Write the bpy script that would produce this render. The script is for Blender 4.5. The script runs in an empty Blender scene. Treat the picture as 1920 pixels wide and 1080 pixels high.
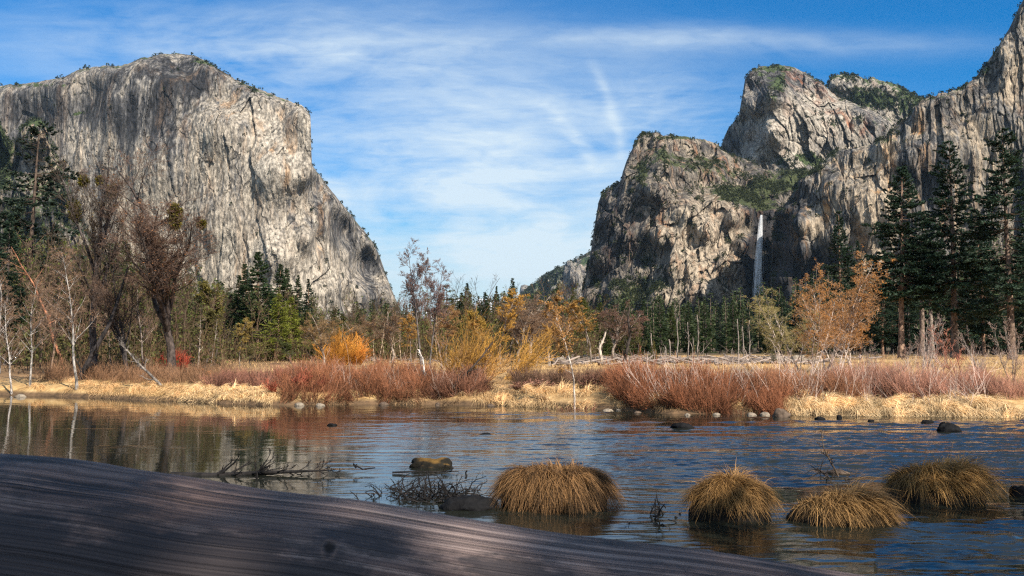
import bpy, math, random
import numpy as np
from math import radians as rad, sin, cos, pi
random.seed(7)
RNG = np.random.default_rng(11)
scene = bpy.context.scene
COL = scene.collection

# ------------------------------------------------------------------ camera
F = 1867.0                      # focal length in photo pixels (35 mm)
PITCH = math.atan(108 / F)
EYE = 2.6
cam_d = bpy.data.cameras.new("camera")
cam = bpy.data.objects.new("camera", cam_d)
COL.objects.link(cam)
cam.location = (0, 0, EYE)
cam.rotation_euler = (pi / 2 + PITCH, 0, 0)
cam_d.lens = 35.0
cam_d.sensor_width = 36.0
cam_d.clip_start = 0.05
cam_d.clip_end = 40000
cam_d.dof.use_dof = True
cam_d.dof.focus_distance = 60.0
cam_d.dof.aperture_fstop = 22.0
scene.camera = cam
scene.cycles.use_denoising = False
scene.cycles.filter_width = 1.25
scene.cycles.max_bounces = 6
scene.cycles.diffuse_bounces = 2
scene.cycles.sample_clamp_indirect = 3.0
scene.cycles.transparent_max_bounces = 12
scene.render.resolution_x, scene.render.resolution_y = 1024, 576

# ------------------------------------------------------------------ light
SUN_AZ, SUN_EL = rad(143), rad(39)      # azimuth clockwise from the view direction (+Y)
sd = (sin(SUN_AZ) * cos(SUN_EL), cos(SUN_AZ) * cos(SUN_EL), sin(SUN_EL))
sun_d = bpy.data.lights.new("sun", 'SUN')
sun_d.energy = 5.0
sun_d.angle = rad(0.5)
sun_d.color = (1.0, 0.90, 0.76)
sun = bpy.data.objects.new("sun", sun_d)
COL.objects.link(sun)
import mathutils
sun.rotation_euler = mathutils.Vector(sd).to_track_quat('Z', 'Y').to_euler()
sun.location = (60, -40, 80)

scene.view_settings.view_transform = 'Standard'
scene.view_settings.look = 'None'
scene.view_settings.gamma = 1.0
scene.view_settings.exposure = 0.85
scene.view_settings.use_curve_mapping = False

def N(nt, typ, **kw):
    n = nt.nodes.new(typ)
    for k, v in kw.items():
        if k.startswith('i_'):
            n.inputs[k[2:].replace('_', ' ')].default_value = v
        elif k.startswith('n') and k[1:].isdigit():
            n.inputs[int(k[1:])].default_value = v
        else:
            setattr(n, k, v)
    return n
def M2(nt, op, a, b=None, clamp=False):
    n = nt.nodes.new('ShaderNodeMath'); n.operation = op; n.use_clamp = clamp
    for i, v in enumerate((a, b)):
        if v is None: continue
        if isinstance(v, (int, float)): n.inputs[i].default_value = v
        else: nt.links.new(v, n.inputs[i])
    return n.outputs[0]
def SM(nt, v, a, b, c=0.0, d=1.0):
    n = nt.nodes.new('ShaderNodeMapRange'); n.interpolation_type = 'SMOOTHSTEP'
    nt.links.new(v, n.inputs[0])
    for i, k in enumerate((a, b, c, d)): n.inputs[i + 1].default_value = k
    return n.outputs[0]
def MIX(nt, fac, a, b, mode='MIX'):
    n = nt.nodes.new('ShaderNodeMix'); n.data_type = 'RGBA'; n.blend_type = mode
    if isinstance(fac, (int, float)): n.inputs[0].default_value = fac
    else: nt.links.new(fac, n.inputs[0])
    for i, v in ((6, a), (7, b)):
        if isinstance(v, tuple): n.inputs[i].default_value = (*v[:3], 1)
        else: nt.links.new(v, n.inputs[i])
    return n.outputs[2]
def NOISE(nt, vec, scale, detail=4, rough=0.55, dist=0.0, sc3=None, loc=None):
    if sc3 or loc:
        mp = nt.nodes.new('ShaderNodeMapping')
        if sc3: mp.inputs['Scale'].default_value = sc3
        if loc: mp.inputs['Location'].default_value = loc
        nt.links.new(vec, mp.inputs[0]); vec = mp.outputs[0]
    n = nt.nodes.new('ShaderNodeTexNoise')
    n.inputs['Scale'].default_value = scale; n.inputs['Detail'].default_value = detail
    n.inputs['Roughness'].default_value = rough; n.inputs['Distortion'].default_value = dist
    nt.links.new(vec, n.inputs[0])
    return n.outputs[0]
def RAMP(nt, fac, stops):
    n = nt.nodes.new('ShaderNodeValToRGB')
    e = n.color_ramp.elements
    while len(e) > 1: e.remove(e[-1])
    for i, (p, c) in enumerate(stops):
        k = e[0] if i == 0 else e.new(p)
        k.position = p; k.color = (*c, 1)
    nt.links.new(fac, n.inputs[0])
    return n.outputs[0]

# ------------------------------------------------------------------ sky
world = bpy.data.worlds.new("World"); scene.world = world
world.use_nodes = True
nt = world.node_tree; nt.nodes.clear()
sky = nt.nodes.new('ShaderNodeTexSky')
sky.sky_type = 'NISHITA'; sky.sun_disc = False
sky.sun_elevation = SUN_EL; sky.sun_rotation = SUN_AZ
sky.altitude = 1200; sky.air_density = 1.0; sky.dust_density = 0.3; sky.ozone_density = 2.5
hs = N(nt, 'ShaderNodeHueSaturation'); hs.inputs['Saturation'].default_value = 1.75
hs.inputs['Value'].default_value = 1.0
nt.links.new(sky.outputs[0], hs.inputs['Color'])
tc = nt.nodes.new('ShaderNodeTexCoord')
sep = nt.nodes.new('ShaderNodeSeparateXYZ'); nt.links.new(tc.outputs['Generated'], sep.inputs[0])
X, Y, Z = sep.outputs
# cirrus lies on a high flat layer: project the direction on it
zc = M2(nt, 'ADD', M2(nt, 'MAXIMUM', Z, 0.0), 0.06)
cx = M2(nt, 'DIVIDE', X, zc); cy = M2(nt, 'DIVIDE', Y, zc)
comb = nt.nodes.new('ShaderNodeCombineXYZ'); nt.links.new(cx, comb.inputs[0]); nt.links.new(cy, comb.inputs[1])
V = comb.outputs[0]
ay = M2(nt, 'ADD', M2(nt, 'ABSOLUTE', Y), 0.02)
gu = M2(nt, 'DIVIDE', X, ay); gw = M2(nt, 'DIVIDE', Z, ay)
comg = nt.nodes.new('ShaderNodeCombineXYZ'); nt.links.new(gu, comg.inputs[0]); nt.links.new(gw, comg.inputs[1])
G = comg.outputs[0]
def sgauss(px, py, sx, sy):     # soft cloud field around a sky direction given as tangent coordinates
    a = M2(nt, 'DIVIDE', M2(nt, 'SUBTRACT', gu, (px - 960) / F), sx / F)
    b = M2(nt, 'DIVIDE', M2(nt, 'SUBTRACT', gw, (648 - py) / F), sy / F)
    r = M2(nt, 'ADD', M2(nt, 'MULTIPLY', a, a), M2(nt, 'MULTIPLY', b, b))
    return M2(nt, 'EXPONENT', M2(nt, 'MULTIPLY', r, -1.0))
big = NOISE(nt, G, 2.6, 6, 0.55, 0.6, (1.0, 2.6, 1), (3.1, 1.2, 0))
wisp = NOISE(nt, G, 7.0, 9, 0.58, 1.2, (0.9, 2.6, 1), (0.3, 0.8, 0))
fine = NOISE(nt, G, 38.0, 6, 0.62, 0.8, (0.55, 2.4, 1))
bands = NOISE(nt, G, 5.0, 5, 0.55, 0.4, (0.5, 9.0, 1))
fieldv = M2(nt, 'ADD', sgauss(820, 300, 560, 170), sgauss(950, 480, 600, 90))
fieldv = M2(nt, 'ADD', fieldv, M2(nt, 'MULTIPLY', sgauss(330, 70, 460, 90), 0.42))
fieldv = M2(nt, 'ADD', fieldv, M2(nt, 'MULTIPLY', sgauss(1240, 75, 200, 24), 0.55))
fieldv = M2(nt, 'ADD', fieldv, M2(nt, 'MULTIPLY', sgauss(1250, 200, 130, 60), 0.42))
fieldv = M2(nt, 'ADD', fieldv, M2(nt, 'MULTIPLY', sgauss(1640, 90, 210, 26), 0.30))
fieldv = M2(nt, 'ADD', fieldv, M2(nt, 'MULTIPLY', sgauss(640, 100, 330, 60), 0.40))
# unseen cloud added overhead and behind the viewer to whiten the ambient light
fieldv = M2(nt, 'ADD', fieldv, M2(nt, 'ADD', SM(nt, Y, .2, -.3, 0, .55), SM(nt, Z, .40, .75, 0, .45)))
base = M2(nt, 'ADD', M2(nt, 'MULTIPLY', big, 0.9), M2(nt, 'ADD', M2(nt, 'MULTIPLY', wisp, 0.55), M2(nt, 'MULTIPLY', bands, 0.35)))
base = M2(nt, 'ADD', M2(nt, 'SUBTRACT', base, 0.90), M2(nt, 'MULTIPLY', M2(nt, 'SUBTRACT', fine, 0.5), 0.28))
cm = M2(nt, 'MULTIPLY', M2(nt, 'ADD', fieldv, 0.01), M2(nt, 'ADD', M2(nt, 'MULTIPLY', base, 2.2), 0.66))
cm = M2(nt, 'MINIMUM', M2(nt, 'MAXIMUM', cm, 0.0), 0.88)
def trail(x0, y0, x1, y1, w, s):
    x0, x1 = (x0 - 960) / F, (x1 - 960) / F; y0, y1 = (648 - y0) / F, (648 - y1) / F
    L = math.hypot(x1 - x0, y1 - y0); tx, ty = (x1 - x0) / L, (y1 - y0) / L
    dx = M2(nt, 'SUBTRACT', gu, x0); dy = M2(nt, 'SUBTRACT', gw, y0)
    al = M2(nt, 'ADD', M2(nt, 'MULTIPLY', dx, tx), M2(nt, 'MULTIPLY', dy, ty))
    ac = M2(nt, 'ADD', M2(nt, 'MULTIPLY', dx, -ty), M2(nt, 'MULTIPLY', dy, tx))
    ac = M2(nt, 'ADD', ac, M2(nt, 'MULTIPLY', M2(nt, 'SUBTRACT', wisp, 0.5), 0.012))
    bend = M2(nt, 'MULTIPLY', M2(nt, 'SINE', M2(nt, 'MULTIPLY', al, pi / L)), 0.006)
    ac = M2(nt, 'DIVIDE', M2(nt, 'SUBTRACT', ac, bend), w / F)
    g = M2(nt, 'EXPONENT', M2(nt, 'MULTIPLY', M2(nt, 'MULTIPLY', ac, ac), -1.0))
    e = M2(nt, 'MULTIPLY', SM(nt, al, 0, L * 0.35), SM(nt, al, L, L * 0.75))
    return M2(nt, 'MULTIPLY', M2(nt, 'MULTIPLY', g, e), M2(nt, 'MULTIPLY', M2(nt, 'ADD', fine, 0.35), s))
for t_ in ((1095, 90, 1170, 330, 11, .27), (1000, 180, 1130, 350, 13, .25)):
    cm = M2(nt, 'ADD', cm, trail(*t_))
cm = M2(nt, 'MINIMUM', cm, 0.92)
cm = M2(nt, 'MULTIPLY', cm, M2(nt, 'GREATER_THAN', Z, -0.02))
tint = MIX(nt, SM(nt, Z, .03, .26), (.80, .98, 1.02), (.0, 1.10, 1.16))
skyb = MIX(nt, 1.0, hs.outputs[0], tint, 'MULTIPLY')
skyb = MIX(nt, SM(nt, Z, .19, .0, 0, .9), skyb, (5.0, 6.3, 7.0))
skyc = MIX(nt, cm, skyb, (6.5, 7.5, 8.1))
bg = nt.nodes.new('ShaderNodeBackground'); bg.inputs[1].default_value = 0.068
nt.links.new(skyc, bg.inputs[0])
wo = nt.nodes.new('ShaderNodeOutputWorld'); nt.links.new(bg.outputs[0], wo.inputs[0])

# ------------------------------------------------------------------ helpers: projection, noise, mesh
def ray(px, py):
    cx = (np.asarray(px, float) - 960) / F; cy = (540 - np.asarray(py, float)) / F
    Yv = cos(PITCH) - sin(PITCH) * cy; Zv = sin(PITCH) + cos(PITCH) * cy
    return cx / Yv, Zv / Yv
def at(px, py, d):
    a, b = ray(px, py); return a * d, d + 0 * a, EYE + b * d
def on_z(px, py, z=0.0):       # the point of the level z seen in a direction
    a, b = ray(px, py); d = (z - EYE) / b
    return float(a * d), float(d), z

def _h(i, j, k, s):
    n = (i.astype(np.int64) * 374761393 + j.astype(np.int64) * 668265263 + k.astype(np.int64) * 2147483647 * 3 + s * 1442695041) & 0xffffffff
    n = ((n ^ (n >> 13)) * 1274126177) & 0xffffffff
    n = ((n ^ (n >> 16)) * 2246822519) & 0xffffffff
    return ((n ^ (n >> 15)) & 0xffff) / 65535.0
def vn(x, y, s=0):
    x = np.asarray(x, float); y = np.asarray(y, float)
    i = np.floor(x); j = np.floor(y); fx = x - i; fy = y - j
    fx = fx * fx * fx * (fx * (fx * 6 - 15) + 10); fy = fy * fy * fy * (fy * (fy * 6 - 15) + 10)
    z = np.zeros_like(i)
    a = _h(i, j, z, s); b = _h(i + 1, j, z, s); c = _h(i, j + 1, z, s); d = _h(i + 1, j + 1, z, s)
    return (a + (b - a) * fx) * (1 - fy) + (c + (d - c) * fx) * fy
def fbm(x, y, o=4, s=0, g=0.5):
    r = 0; a = 1; t = 0
    for k in range(o):
        r = r + a * (vn(x * 2 ** k + 17.3 * k, y * 2 ** k + 9.1 * k, s + k) - .5); t += a; a *= g
    return r / t * 2
def ridged(x, y, o=4, s=0, g=0.5):
    r = 0; a = 1; t = 0
    for k in range(o):
        r = r + a * (1 - np.abs(2 * vn(x * 2 ** k + 31.7 * k, y * 2 ** k + 5.3 * k, s + k) - 1)); t += a; a *= g
    return r / t
def plates(x, y, s=0, tx=1.0, ty=.5):     # tilted flat blocks with sharp joints: returns height and distance to the joint
    i0 = np.floor(x); j0 = np.floor(y); best = np.full(x.shape, 9.0); sec = best.copy(); val = np.zeros(x.shape); z = np.zeros_like(i0)
    for a in (-1, 0, 1):
        for b in (-1, 0, 1):
            i = i0 + a; j = j0 + b
            dx = x - i - _h(i, j, z, s); dy = y - j - _h(i, j, z, s + 5)
            d = dx * dx + dy * dy; m = d < best
            sec = np.where(m, best, np.minimum(sec, d))
            h = (_h(i, j, z, s + 9) - .5) + dx * (_h(i, j, z, s + 13) - .5) * 2 * tx + dy * (_h(i, j, z, s + 17) - .5) * 2 * ty
            val = np.where(m, h, val); best = np.where(m, d, best)
    return val, np.sqrt(sec) - np.sqrt(best)
def worley(x, y, s=0):          # returns F1 distance and a random value of the nearest cell
    i0 = np.floor(x); j0 = np.floor(y); best = np.full(x.shape, 9.0); sec = best.copy(); val = np.zeros(x.shape)
    z = np.zeros_like(i0)
    for a in (-1, 0, 1):
        for b in (-1, 0, 1):
            i = i0 + a; j = j0 + b
            px = i + _h(i, j, z, s); py = j + _h(i, j, z, s + 5)
            d = (x - px) ** 2 + (y - py) ** 2
            m = d < best
            sec = np.where(m, best, np.minimum(sec, d)); val = np.where(m, _h(i, j, z, s + 9), val); best = np.where(m, d, best)
    return np.sqrt(best), val, np.sqrt(sec)

class Geo:
    def __init__(s): s.v = []; s.q = []; s.t = []; s.n = 0; s.col = []
    def add(s, v, q=None, t=None, c=None):
        v = np.asarray(v, float).reshape(-1, 3)
        if q is not None and len(q): s.q.append(np.asarray(q, np.int64) + s.n)
        if t is not None and len(t): s.t.append(np.asarray(t, np.int64) + s.n)
        s.v.append(v); s.n += len(v)
        s.col.append(np.full(len(v), 0.5) if c is None else np.broadcast_to(c, (len(v),)))
    def mesh(s, name, mat, smooth=True, attr=None):
        v = np.concatenate(s.v) if s.v else np.zeros((0, 3))
        q = np.concatenate(s.q) if s.q else np.zeros((0, 4), np.int64)
        t = np.concatenate(s.t) if s.t else np.zeros((0, 3), np.int64)
        me = bpy.data.meshes.new(name)
        me.vertices.add(len(v)); me.vertices.foreach_set('co', v.astype(np.float32).ravel())
        me.loops.add(q.size + t.size)
        me.loops.foreach_set('vertex_index', np.concatenate([q.ravel(), t.ravel()]).astype(np.int32))
        me.polygons.add(len(q) + len(t))
        ls = np.concatenate([np.arange(len(q)) * 4, q.size + np.arange(len(t)) * 3]).astype(np.int32)
        me.polygons.foreach_set('loop_start', ls)
        me.update(calc_edges=True)
        if smooth: me.polygons.foreach_set('use_smooth', np.ones(len(me.polygons), bool))
        a = me.attributes.new('shade', 'FLOAT', 'POINT'); a.data.foreach_set('value', np.concatenate(s.col).astype(np.float32))
        if attr:
            for k, val in attr.items():
                a = me.attributes.new(k, 'FLOAT', 'POINT'); a.data.foreach_set('value', np.asarray(val, np.float32).ravel())
        me.materials.append(mat)
        return me
def OB(name, me, parent=None, loc=None, color=None):
    o = bpy.data.objects.new(name, me); COL.objects.link(o)
    if parent: o.parent = parent
    if loc is not None: o.location = loc
    if color: o.color = (*color, 1)
    return o
def tag(o, label=None, cat=None, group=None, kind=None):
    if label: o['label'] = label
    if cat: o['category'] = cat
    if group: o['group'] = group
    if kind: o['kind'] = kind
    return o
def nrm(a): return a / np.maximum(np.linalg.norm(a, axis=-1, keepdims=True), 1e-9)
def tubes(g, P, R, sides=4, c=None):     # P (m,n,3), R (m,n)
    P = np.asarray(P, float); R = np.asarray(R, float); m, n, _ = P.shape
    T = np.gradient(P, axis=1); T = nrm(T)
    ref = np.zeros((m, 1, 3)); ref[..., 0] = 1.0
    bad = np.abs(T[:, :1, 0:1]) > .8
    ref = np.where(bad, np.array([0, 1.0, 0]), ref)
    U = nrm(np.cross(T, np.broadcast_to(ref, T.shape))); W = np.cross(T, U)
    a = np.arange(sides) * 2 * pi / sides
    ring = P[:, :, None] + R[:, :, None, None] * (U[:, :, None] * np.cos(a)[:, None] + W[:, :, None] * np.sin(a)[:, None])
    idx = np.arange(m * n * sides).reshape(m, n, sides)
    q = np.stack([idx[:, :-1], np.roll(idx[:, :-1], -1, 2), np.roll(idx[:, 1:], -1, 2), idx[:, 1:]], -1).reshape(-1, 4)
    cc = None if c is None else np.repeat(np.asarray(c, float), n * sides)
    g.add(ring, q, c=cc)
def rdir(m, rng=None):
    v = (rng or RNG).normal(size=(m, 3)); return nrm(v)
def leaves(g, P, D, size, asp=0.3, c=None, tri=False):   # P (m,3) base, D (m,3) direction*1
    m = len(P); size = np.broadcast_to(size, (m,))[:, None]
    S = nrm(np.cross(D, rdir(m))) * size * asp * .5
    if tri:
        v = np.stack([P - S, P + S, P + D * size], 1); g.add(v, t=np.arange(m * 3).reshape(m, 3), c=None if c is None else np.repeat(c, 3))
    else:
        v = np.stack([P, P + D * size * .5 + S, P + D * size, P + D * size * .5 - S], 1)
        g.add(v, np.arange(m * 4).reshape(m, 4), c=None if c is None else np.repeat(c, 4))

# ------------------------------------------------------------------ materials
def newmat(name):
    m = bpy.data.materials.new(name); m.use_nodes = True
    nt = m.node_tree; b = nt.nodes['Principled BSDF']; b.inputs['Specular IOR Level'].default_value = 0.25
    return m, nt, b
def geo_co(nt, kind='Object'):
    t = nt.nodes.new('ShaderNodeTexCoord'); return t.outputs[kind]
def bump(nt, b, h, strength, dist):
    n = nt.nodes.new('ShaderNodeBump'); n.inputs['Strength'].default_value = strength; n.inputs['Distance'].default_value = dist
    nt.links.new(h, n.inputs['Height']); nt.links.new(n.outputs[0], b.inputs['Normal']); return n
def attr(nt, name):
    n = nt.nodes.new('ShaderNodeAttribute'); n.attribute_name = name; return n.outputs['Fac']

def mat_leaf(name, base=None, transl=0.35, var=0.6):
    m, nt, b = newmat(name)
    oi = nt.nodes.new('ShaderNodeObjectInfo')
    co = geo_co(nt)
    n = NOISE(nt, co, 0.9, 3, .6)
    s = M2(nt, 'ADD', M2(nt, 'MULTIPLY', attr(nt, 'shade'), var * 2), 1 - var)
    s = M2(nt, 'MULTIPLY', s, M2(nt, 'ADD', M2(nt, 'MULTIPLY', n, 1.0), 0.5))
    c0 = oi.outputs['Color'] if base is None else None
    if c0 is None: c0 = MIX(nt, 0.0, base, base)
    vm = nt.nodes.new('ShaderNodeVectorMath'); vm.operation = 'SCALE'
    nt.links.new(c0, vm.inputs[0]); nt.links.new(s, vm.inputs['Scale'])
    nt.links.new(vm.outputs[0], b.inputs['Base Color']); b.inputs['Roughness'].default_value = .65
    if transl:
        t = nt.nodes.new('ShaderNodeBsdfTranslucent'); nt.links.new(vm.outputs[0], t.inputs[0])
        mx = nt.nodes.new('ShaderNodeMixShader'); mx.inputs[0].default_value = transl
        nt.links.new(b.outputs[0], mx.inputs[1]); nt.links.new(t.outputs[0], mx.inputs[2])
        nt.links.new(mx.outputs[0], nt.nodes['Material Output'].inputs[0])
    return m
LEAF = mat_leaf('foliage')
GRASS = mat_leaf('dry_grass', None, .25, .8)
TWIG = mat_leaf('twig_bark', None, 0, .65)
def mat_bark(name):
    m, nt, b = newmat(name)
    oi = nt.nodes.new('ShaderNodeObjectInfo'); co = geo_co(nt)
    n = NOISE(nt, co, 4, 6, .68, .3, (1, 1, .45))
    n2 = NOISE(nt, co, 1.3, 4, .6)
    s = M2(nt, 'MULTIPLY', SM(nt, n, .36, .62, .22, 1.3), SM(nt, n2, .3, .7, .7, 1.25))
    vm = nt.nodes.new('ShaderNodeVectorMath'); vm.operation = 'SCALE'
    nt.links.new(oi.outputs['Color'], vm.inputs[0]); nt.links.new(s, vm.inputs['Scale'])
    nt.links.new(vm.outputs[0], b.inputs['Base Color']); b.inputs['Roughness'].default_value = .85
    bump(nt, b, n, .6, .05)
    return m
BARK = mat_bark('tree_bark')

def mat_rock(name, cols, streak=(0.02, 0.02, 0.0028), vegc=(.035, .05, .018), warm=(.40, .22, .11), bs=1.0, vs=(.022, .022, .009), ca=1.0, dark=.0):
    m, nt, b = newmat(name); co = geo_co(nt)
    a = NOISE(nt, co, 1.0, 7, .62, .35, streak)
    a2 = NOISE(nt, co, 1.0, 8, .68, .2, (streak[0] * 4.2, streak[1] * 4.2, streak[2] * 6))
    blk = NOISE(nt, co, .012, 8, .62, .4, (1, 1, .7))
    fin = NOISE(nt, co, .11, 6, .65, .3, (1, 1, .5))
    f = M2(nt, 'ADD', M2(nt, 'MULTIPLY', a, .45), M2(nt, 'ADD', M2(nt, 'MULTIPLY', a2, .34), M2(nt, 'MULTIPLY', blk, .21)))
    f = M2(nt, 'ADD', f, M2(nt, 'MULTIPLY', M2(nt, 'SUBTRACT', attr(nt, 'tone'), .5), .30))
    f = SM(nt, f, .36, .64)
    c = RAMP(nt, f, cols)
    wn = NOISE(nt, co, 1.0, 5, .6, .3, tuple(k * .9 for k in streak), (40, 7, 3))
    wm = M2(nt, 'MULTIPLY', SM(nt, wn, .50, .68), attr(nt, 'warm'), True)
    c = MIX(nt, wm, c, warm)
    vo = nt.nodes.new('ShaderNodeTexVoronoi'); vo.feature = 'DISTANCE_TO_EDGE'
    mp = nt.nodes.new('ShaderNodeMapping'); mp.inputs['Scale'].default_value = vs
    wv = nt.nodes.new('ShaderNodeVectorMath'); wv.operation = 'MULTIPLY_ADD'; nz = nt.nodes.new('ShaderNodeTexNoise'); nz.inputs['Scale'].default_value = .02; nz.inputs['Detail'].default_value = 5
    nt.links.new(co, nz.inputs[0]); nt.links.new(nz.outputs['Color'], wv.inputs[0]); wv.inputs[1].default_value = (60, 60, 60); nt.links.new(co, wv.inputs[2])
    nt.links.new(wv.outputs[0], mp.inputs[0]); nt.links.new(mp.outputs[0], vo.inputs['Vector']); vo.inputs['Scale'].default_value = 1.0
    crk = M2(nt, 'MULTIPLY', SM(nt, vo.outputs['Distance'], .035, .0), SM(nt, NOISE(nt, co, .012, 3, .5, 0, None, (9, 3, 2)), .46, .58))
    fs = M2(nt, 'MULTIPLY', SM(nt, fin, .34, .66, .36, 1.42), M2(nt, 'SUBTRACT', 1.0, M2(nt, 'MULTIPLY', crk, .7 * ca)))
    if dark:
        ds = NOISE(nt, co, 1.0, 6, .6, .1, (.035, .035, .0011), (7, 3, 9)); dm = NOISE(nt, co, .0035, 3, .5, 0, None, (2, 2, 5))
        fs = M2(nt, 'MULTIPLY', fs, M2(nt, 'SUBTRACT', 1.0, M2(nt, 'MULTIPLY', M2(nt, 'MULTIPLY', SM(nt, ds, .54, .66), SM(nt, dm, .40, .56)), dark)))
    vm = nt.nodes.new('ShaderNodeVectorMath'); vm.operation = 'SCALE'
    nt.links.new(c, vm.inputs[0]); nt.links.new(fs, vm.inputs['Scale']); c = vm.outputs[0]
    vn_ = NOISE(nt, co, .035, 7, .66, .3)
    va = attr(nt, 'veg')
    vmask = SM(nt, M2(nt, 'ADD', M2(nt, 'MULTIPLY', M2(nt, 'SUBTRACT', vn_, .5), 1.7), va), .46, .60)
    vcol = RAMP(nt, fin, [(.35, vegc), (.62, tuple(k * 2.0 for k in vegc))])
    c = MIX(nt, vmask, c, vcol)
    nt.links.new(c, b.inputs['Base Color']); b.inputs['Roughness'].default_value = .9
    h = M2(nt, 'ADD', M2(nt, 'MULTIPLY', fin, 6.0 * bs), M2(nt, 'MULTIPLY', NOISE(nt, co, .04, 8, .7, .2, (1, 1, .3)), 14.0 * bs))
    h = M2(nt, 'SUBTRACT', h, M2(nt, 'MULTIPLY', crk, 5.0 * ca))
    bump(nt, b, h, 1.0, 1.0)
    return m
# ------------------------------------------------------------------ mountains
def idw(px, py, ctl, p=3.0, sy=1.0):
    num = 0; den = 0
    for (a, b, v) in ctl:
        w = 1.0 / (((px - a) ** 2 + ((py - b) * sy) ** 2) + 120.0) ** (p / 2)
        num = num + w * v; den = den + w
    return num / den
def blob(px, py, lst):
    r = 0 * px
    for (a, b, sx, sy, rot, v) in lst:
        c, s = cos(rad(rot)), sin(rad(rot)); dx = px - a; dy = py - b
        u = (dx * c + dy * s) / sx; w = (-dx * s + dy * c) / sy
        r = np.maximum(r, v * np.exp(-(u * u + w * w)))
    return r
SURF = {}
def mountain(name, mat, D, sky_pts, ctl, nx, nz, amp, label, base=668, seed=0, jag=2.0, back=900, veg=None, tone=None, warm=None,
             lean=0.0, ribs=(34, 150), vegflat=0.25, sy=1.0, steps=1.0, power=3.0, ribw=.8):
    sp = np.array(sky_pts, float)
    # columns follow the length of the skyline so that steep edges get their own columns
    L = np.concatenate([[0], np.cumsum(np.abs(np.diff(sp[:, 0])) + .35 * np.abs(np.diff(sp[:, 1])))])
    u = np.linspace(0, L[-1], nx)
    cpx = np.interp(u, L, sp[:, 0]); cpy = np.interp(u, L, sp[:, 1])
    cpy = cpy + jag * fbm(cpx / 14 + 3, cpx * 0 + seed, 4, seed + 50, .62)
    v = np.linspace(0, 1, nz)
    PX = np.repeat(cpx[None], nz, 0)
    PY = base + (cpy[None] - base) * v[:, None]
    # sideways wobble so that long edges are not ruler straight
    edge = np.minimum(1, (PY - cpy[None]) / 40)
    dd = idw(PX, PY, ctl, power, sy)
    rx, rz = ribs
    wx = PX + 14 * fbm(PX / 60, PY / 60, 3, seed + 1) + lean * (PY - 400)
    wy = PY + 14 * fbm(PX / 60, PY / 60, 3, seed + 2)
    big = ridged(wx / rx, wy / rz, 3, seed + 3) - .6
    qx = PX + 5 * fbm(PX / 22, PY / 40, 3, seed + 31) + lean * (PY - 400); qy = PY + 8 * fbm(PX / 22, PY / 22, 3, seed + 32)
    p1, e1 = plates(wx / rx, wy / (rz * .8), seed + 11)
    p2, e2 = plates(qx / (rx * .42), qy / (rz * .32), seed + 12)
    p3, e3 = plates(qx / (rx * .17), qy / (rz * .12), seed + 15)
    fine = fbm(qx / 3.5, qy / 8.0, 4, seed + 20, .6)
    gate = np.clip(fbm(PX / 40, PY / 60, 3, seed + 40) * 2 + .5, 0, 1)
    crack = np.exp(-(e1 / .05) ** 2) * .5 + np.exp(-(e2 / .08) ** 2) * .35 * gate
    rel = amp * (-ribw * big + 1.25 * p1 + .60 * p2 * steps + .28 * p3 * steps * (.3 + gate) + .09 * fine + .35 * crack)
    # the brow rounds back at the skyline
    dtop = np.maximum(PY - cpy[None], 0)
    brow = np.exp(-dtop / 7.0) * 60 * (D / 2500)
    dist = D + dd + rel + brow
    ax, bz = ray(PX, PY)
    Pf = np.stack([ax * dist, dist, EYE + bz * dist], -1)
    # behind the skyline the top runs back and falls
    rows = []
    for k, (dy, dz) in enumerate(((.08, -.004), (.25, -.03), (.6, -.16), (1.0, -.6))):
        r = Pf[-1].copy(); r[:, 0] += r[:, 0] / r[:, 1] * back * dy; r[:, 1] += back * dy; r[:, 2] += dz * back
        r[:, 2] = np.maximum(r[:, 2], -20); rows.append(r)
    P = np.concatenate([Pf, np.array(rows)], 0)
    nr = P.shape[0]
    idx = np.arange(nr * nx).reshape(nr, nx)
    q = np.stack([idx[:-1, :-1], idx[:-1, 1:], idx[1:, 1:], idx[1:, :-1]], -1).reshape(-1, 4)
    def full(a): return np.concatenate([a, np.repeat(a[-1:], 4, 0)], 0)
    # slope, for the plants that hold on ledges
    dz = np.gradient(Pf[..., 2], axis=0); dyy = np.gradient(Pf[..., 1], axis=0)
    flat = np.clip(dyy / (np.abs(dz) + 1e-3), 0, 2)
    vg = blob(PX, PY, veg or []) + np.clip(flat - .9, 0, 1) * vegflat
    vg = np.where(dtop < 5, np.maximum(vg, .42 * (vegflat > 0)), vg)
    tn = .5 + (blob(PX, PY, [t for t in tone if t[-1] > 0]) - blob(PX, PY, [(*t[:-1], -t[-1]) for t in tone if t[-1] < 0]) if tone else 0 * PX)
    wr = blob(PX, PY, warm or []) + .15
    g = Geo(); g.add(P, q)
    me = g.mesh(name, mat, smooth=False, attr={'veg': full(vg), 'tone': full(tn), 'warm': full(wr)})
    o = OB(name, me); tag(o, label, 'mountain', None, 'structure')
    SURF[name] = (Pf, vg, PX, PY, flat)
    return o

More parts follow.
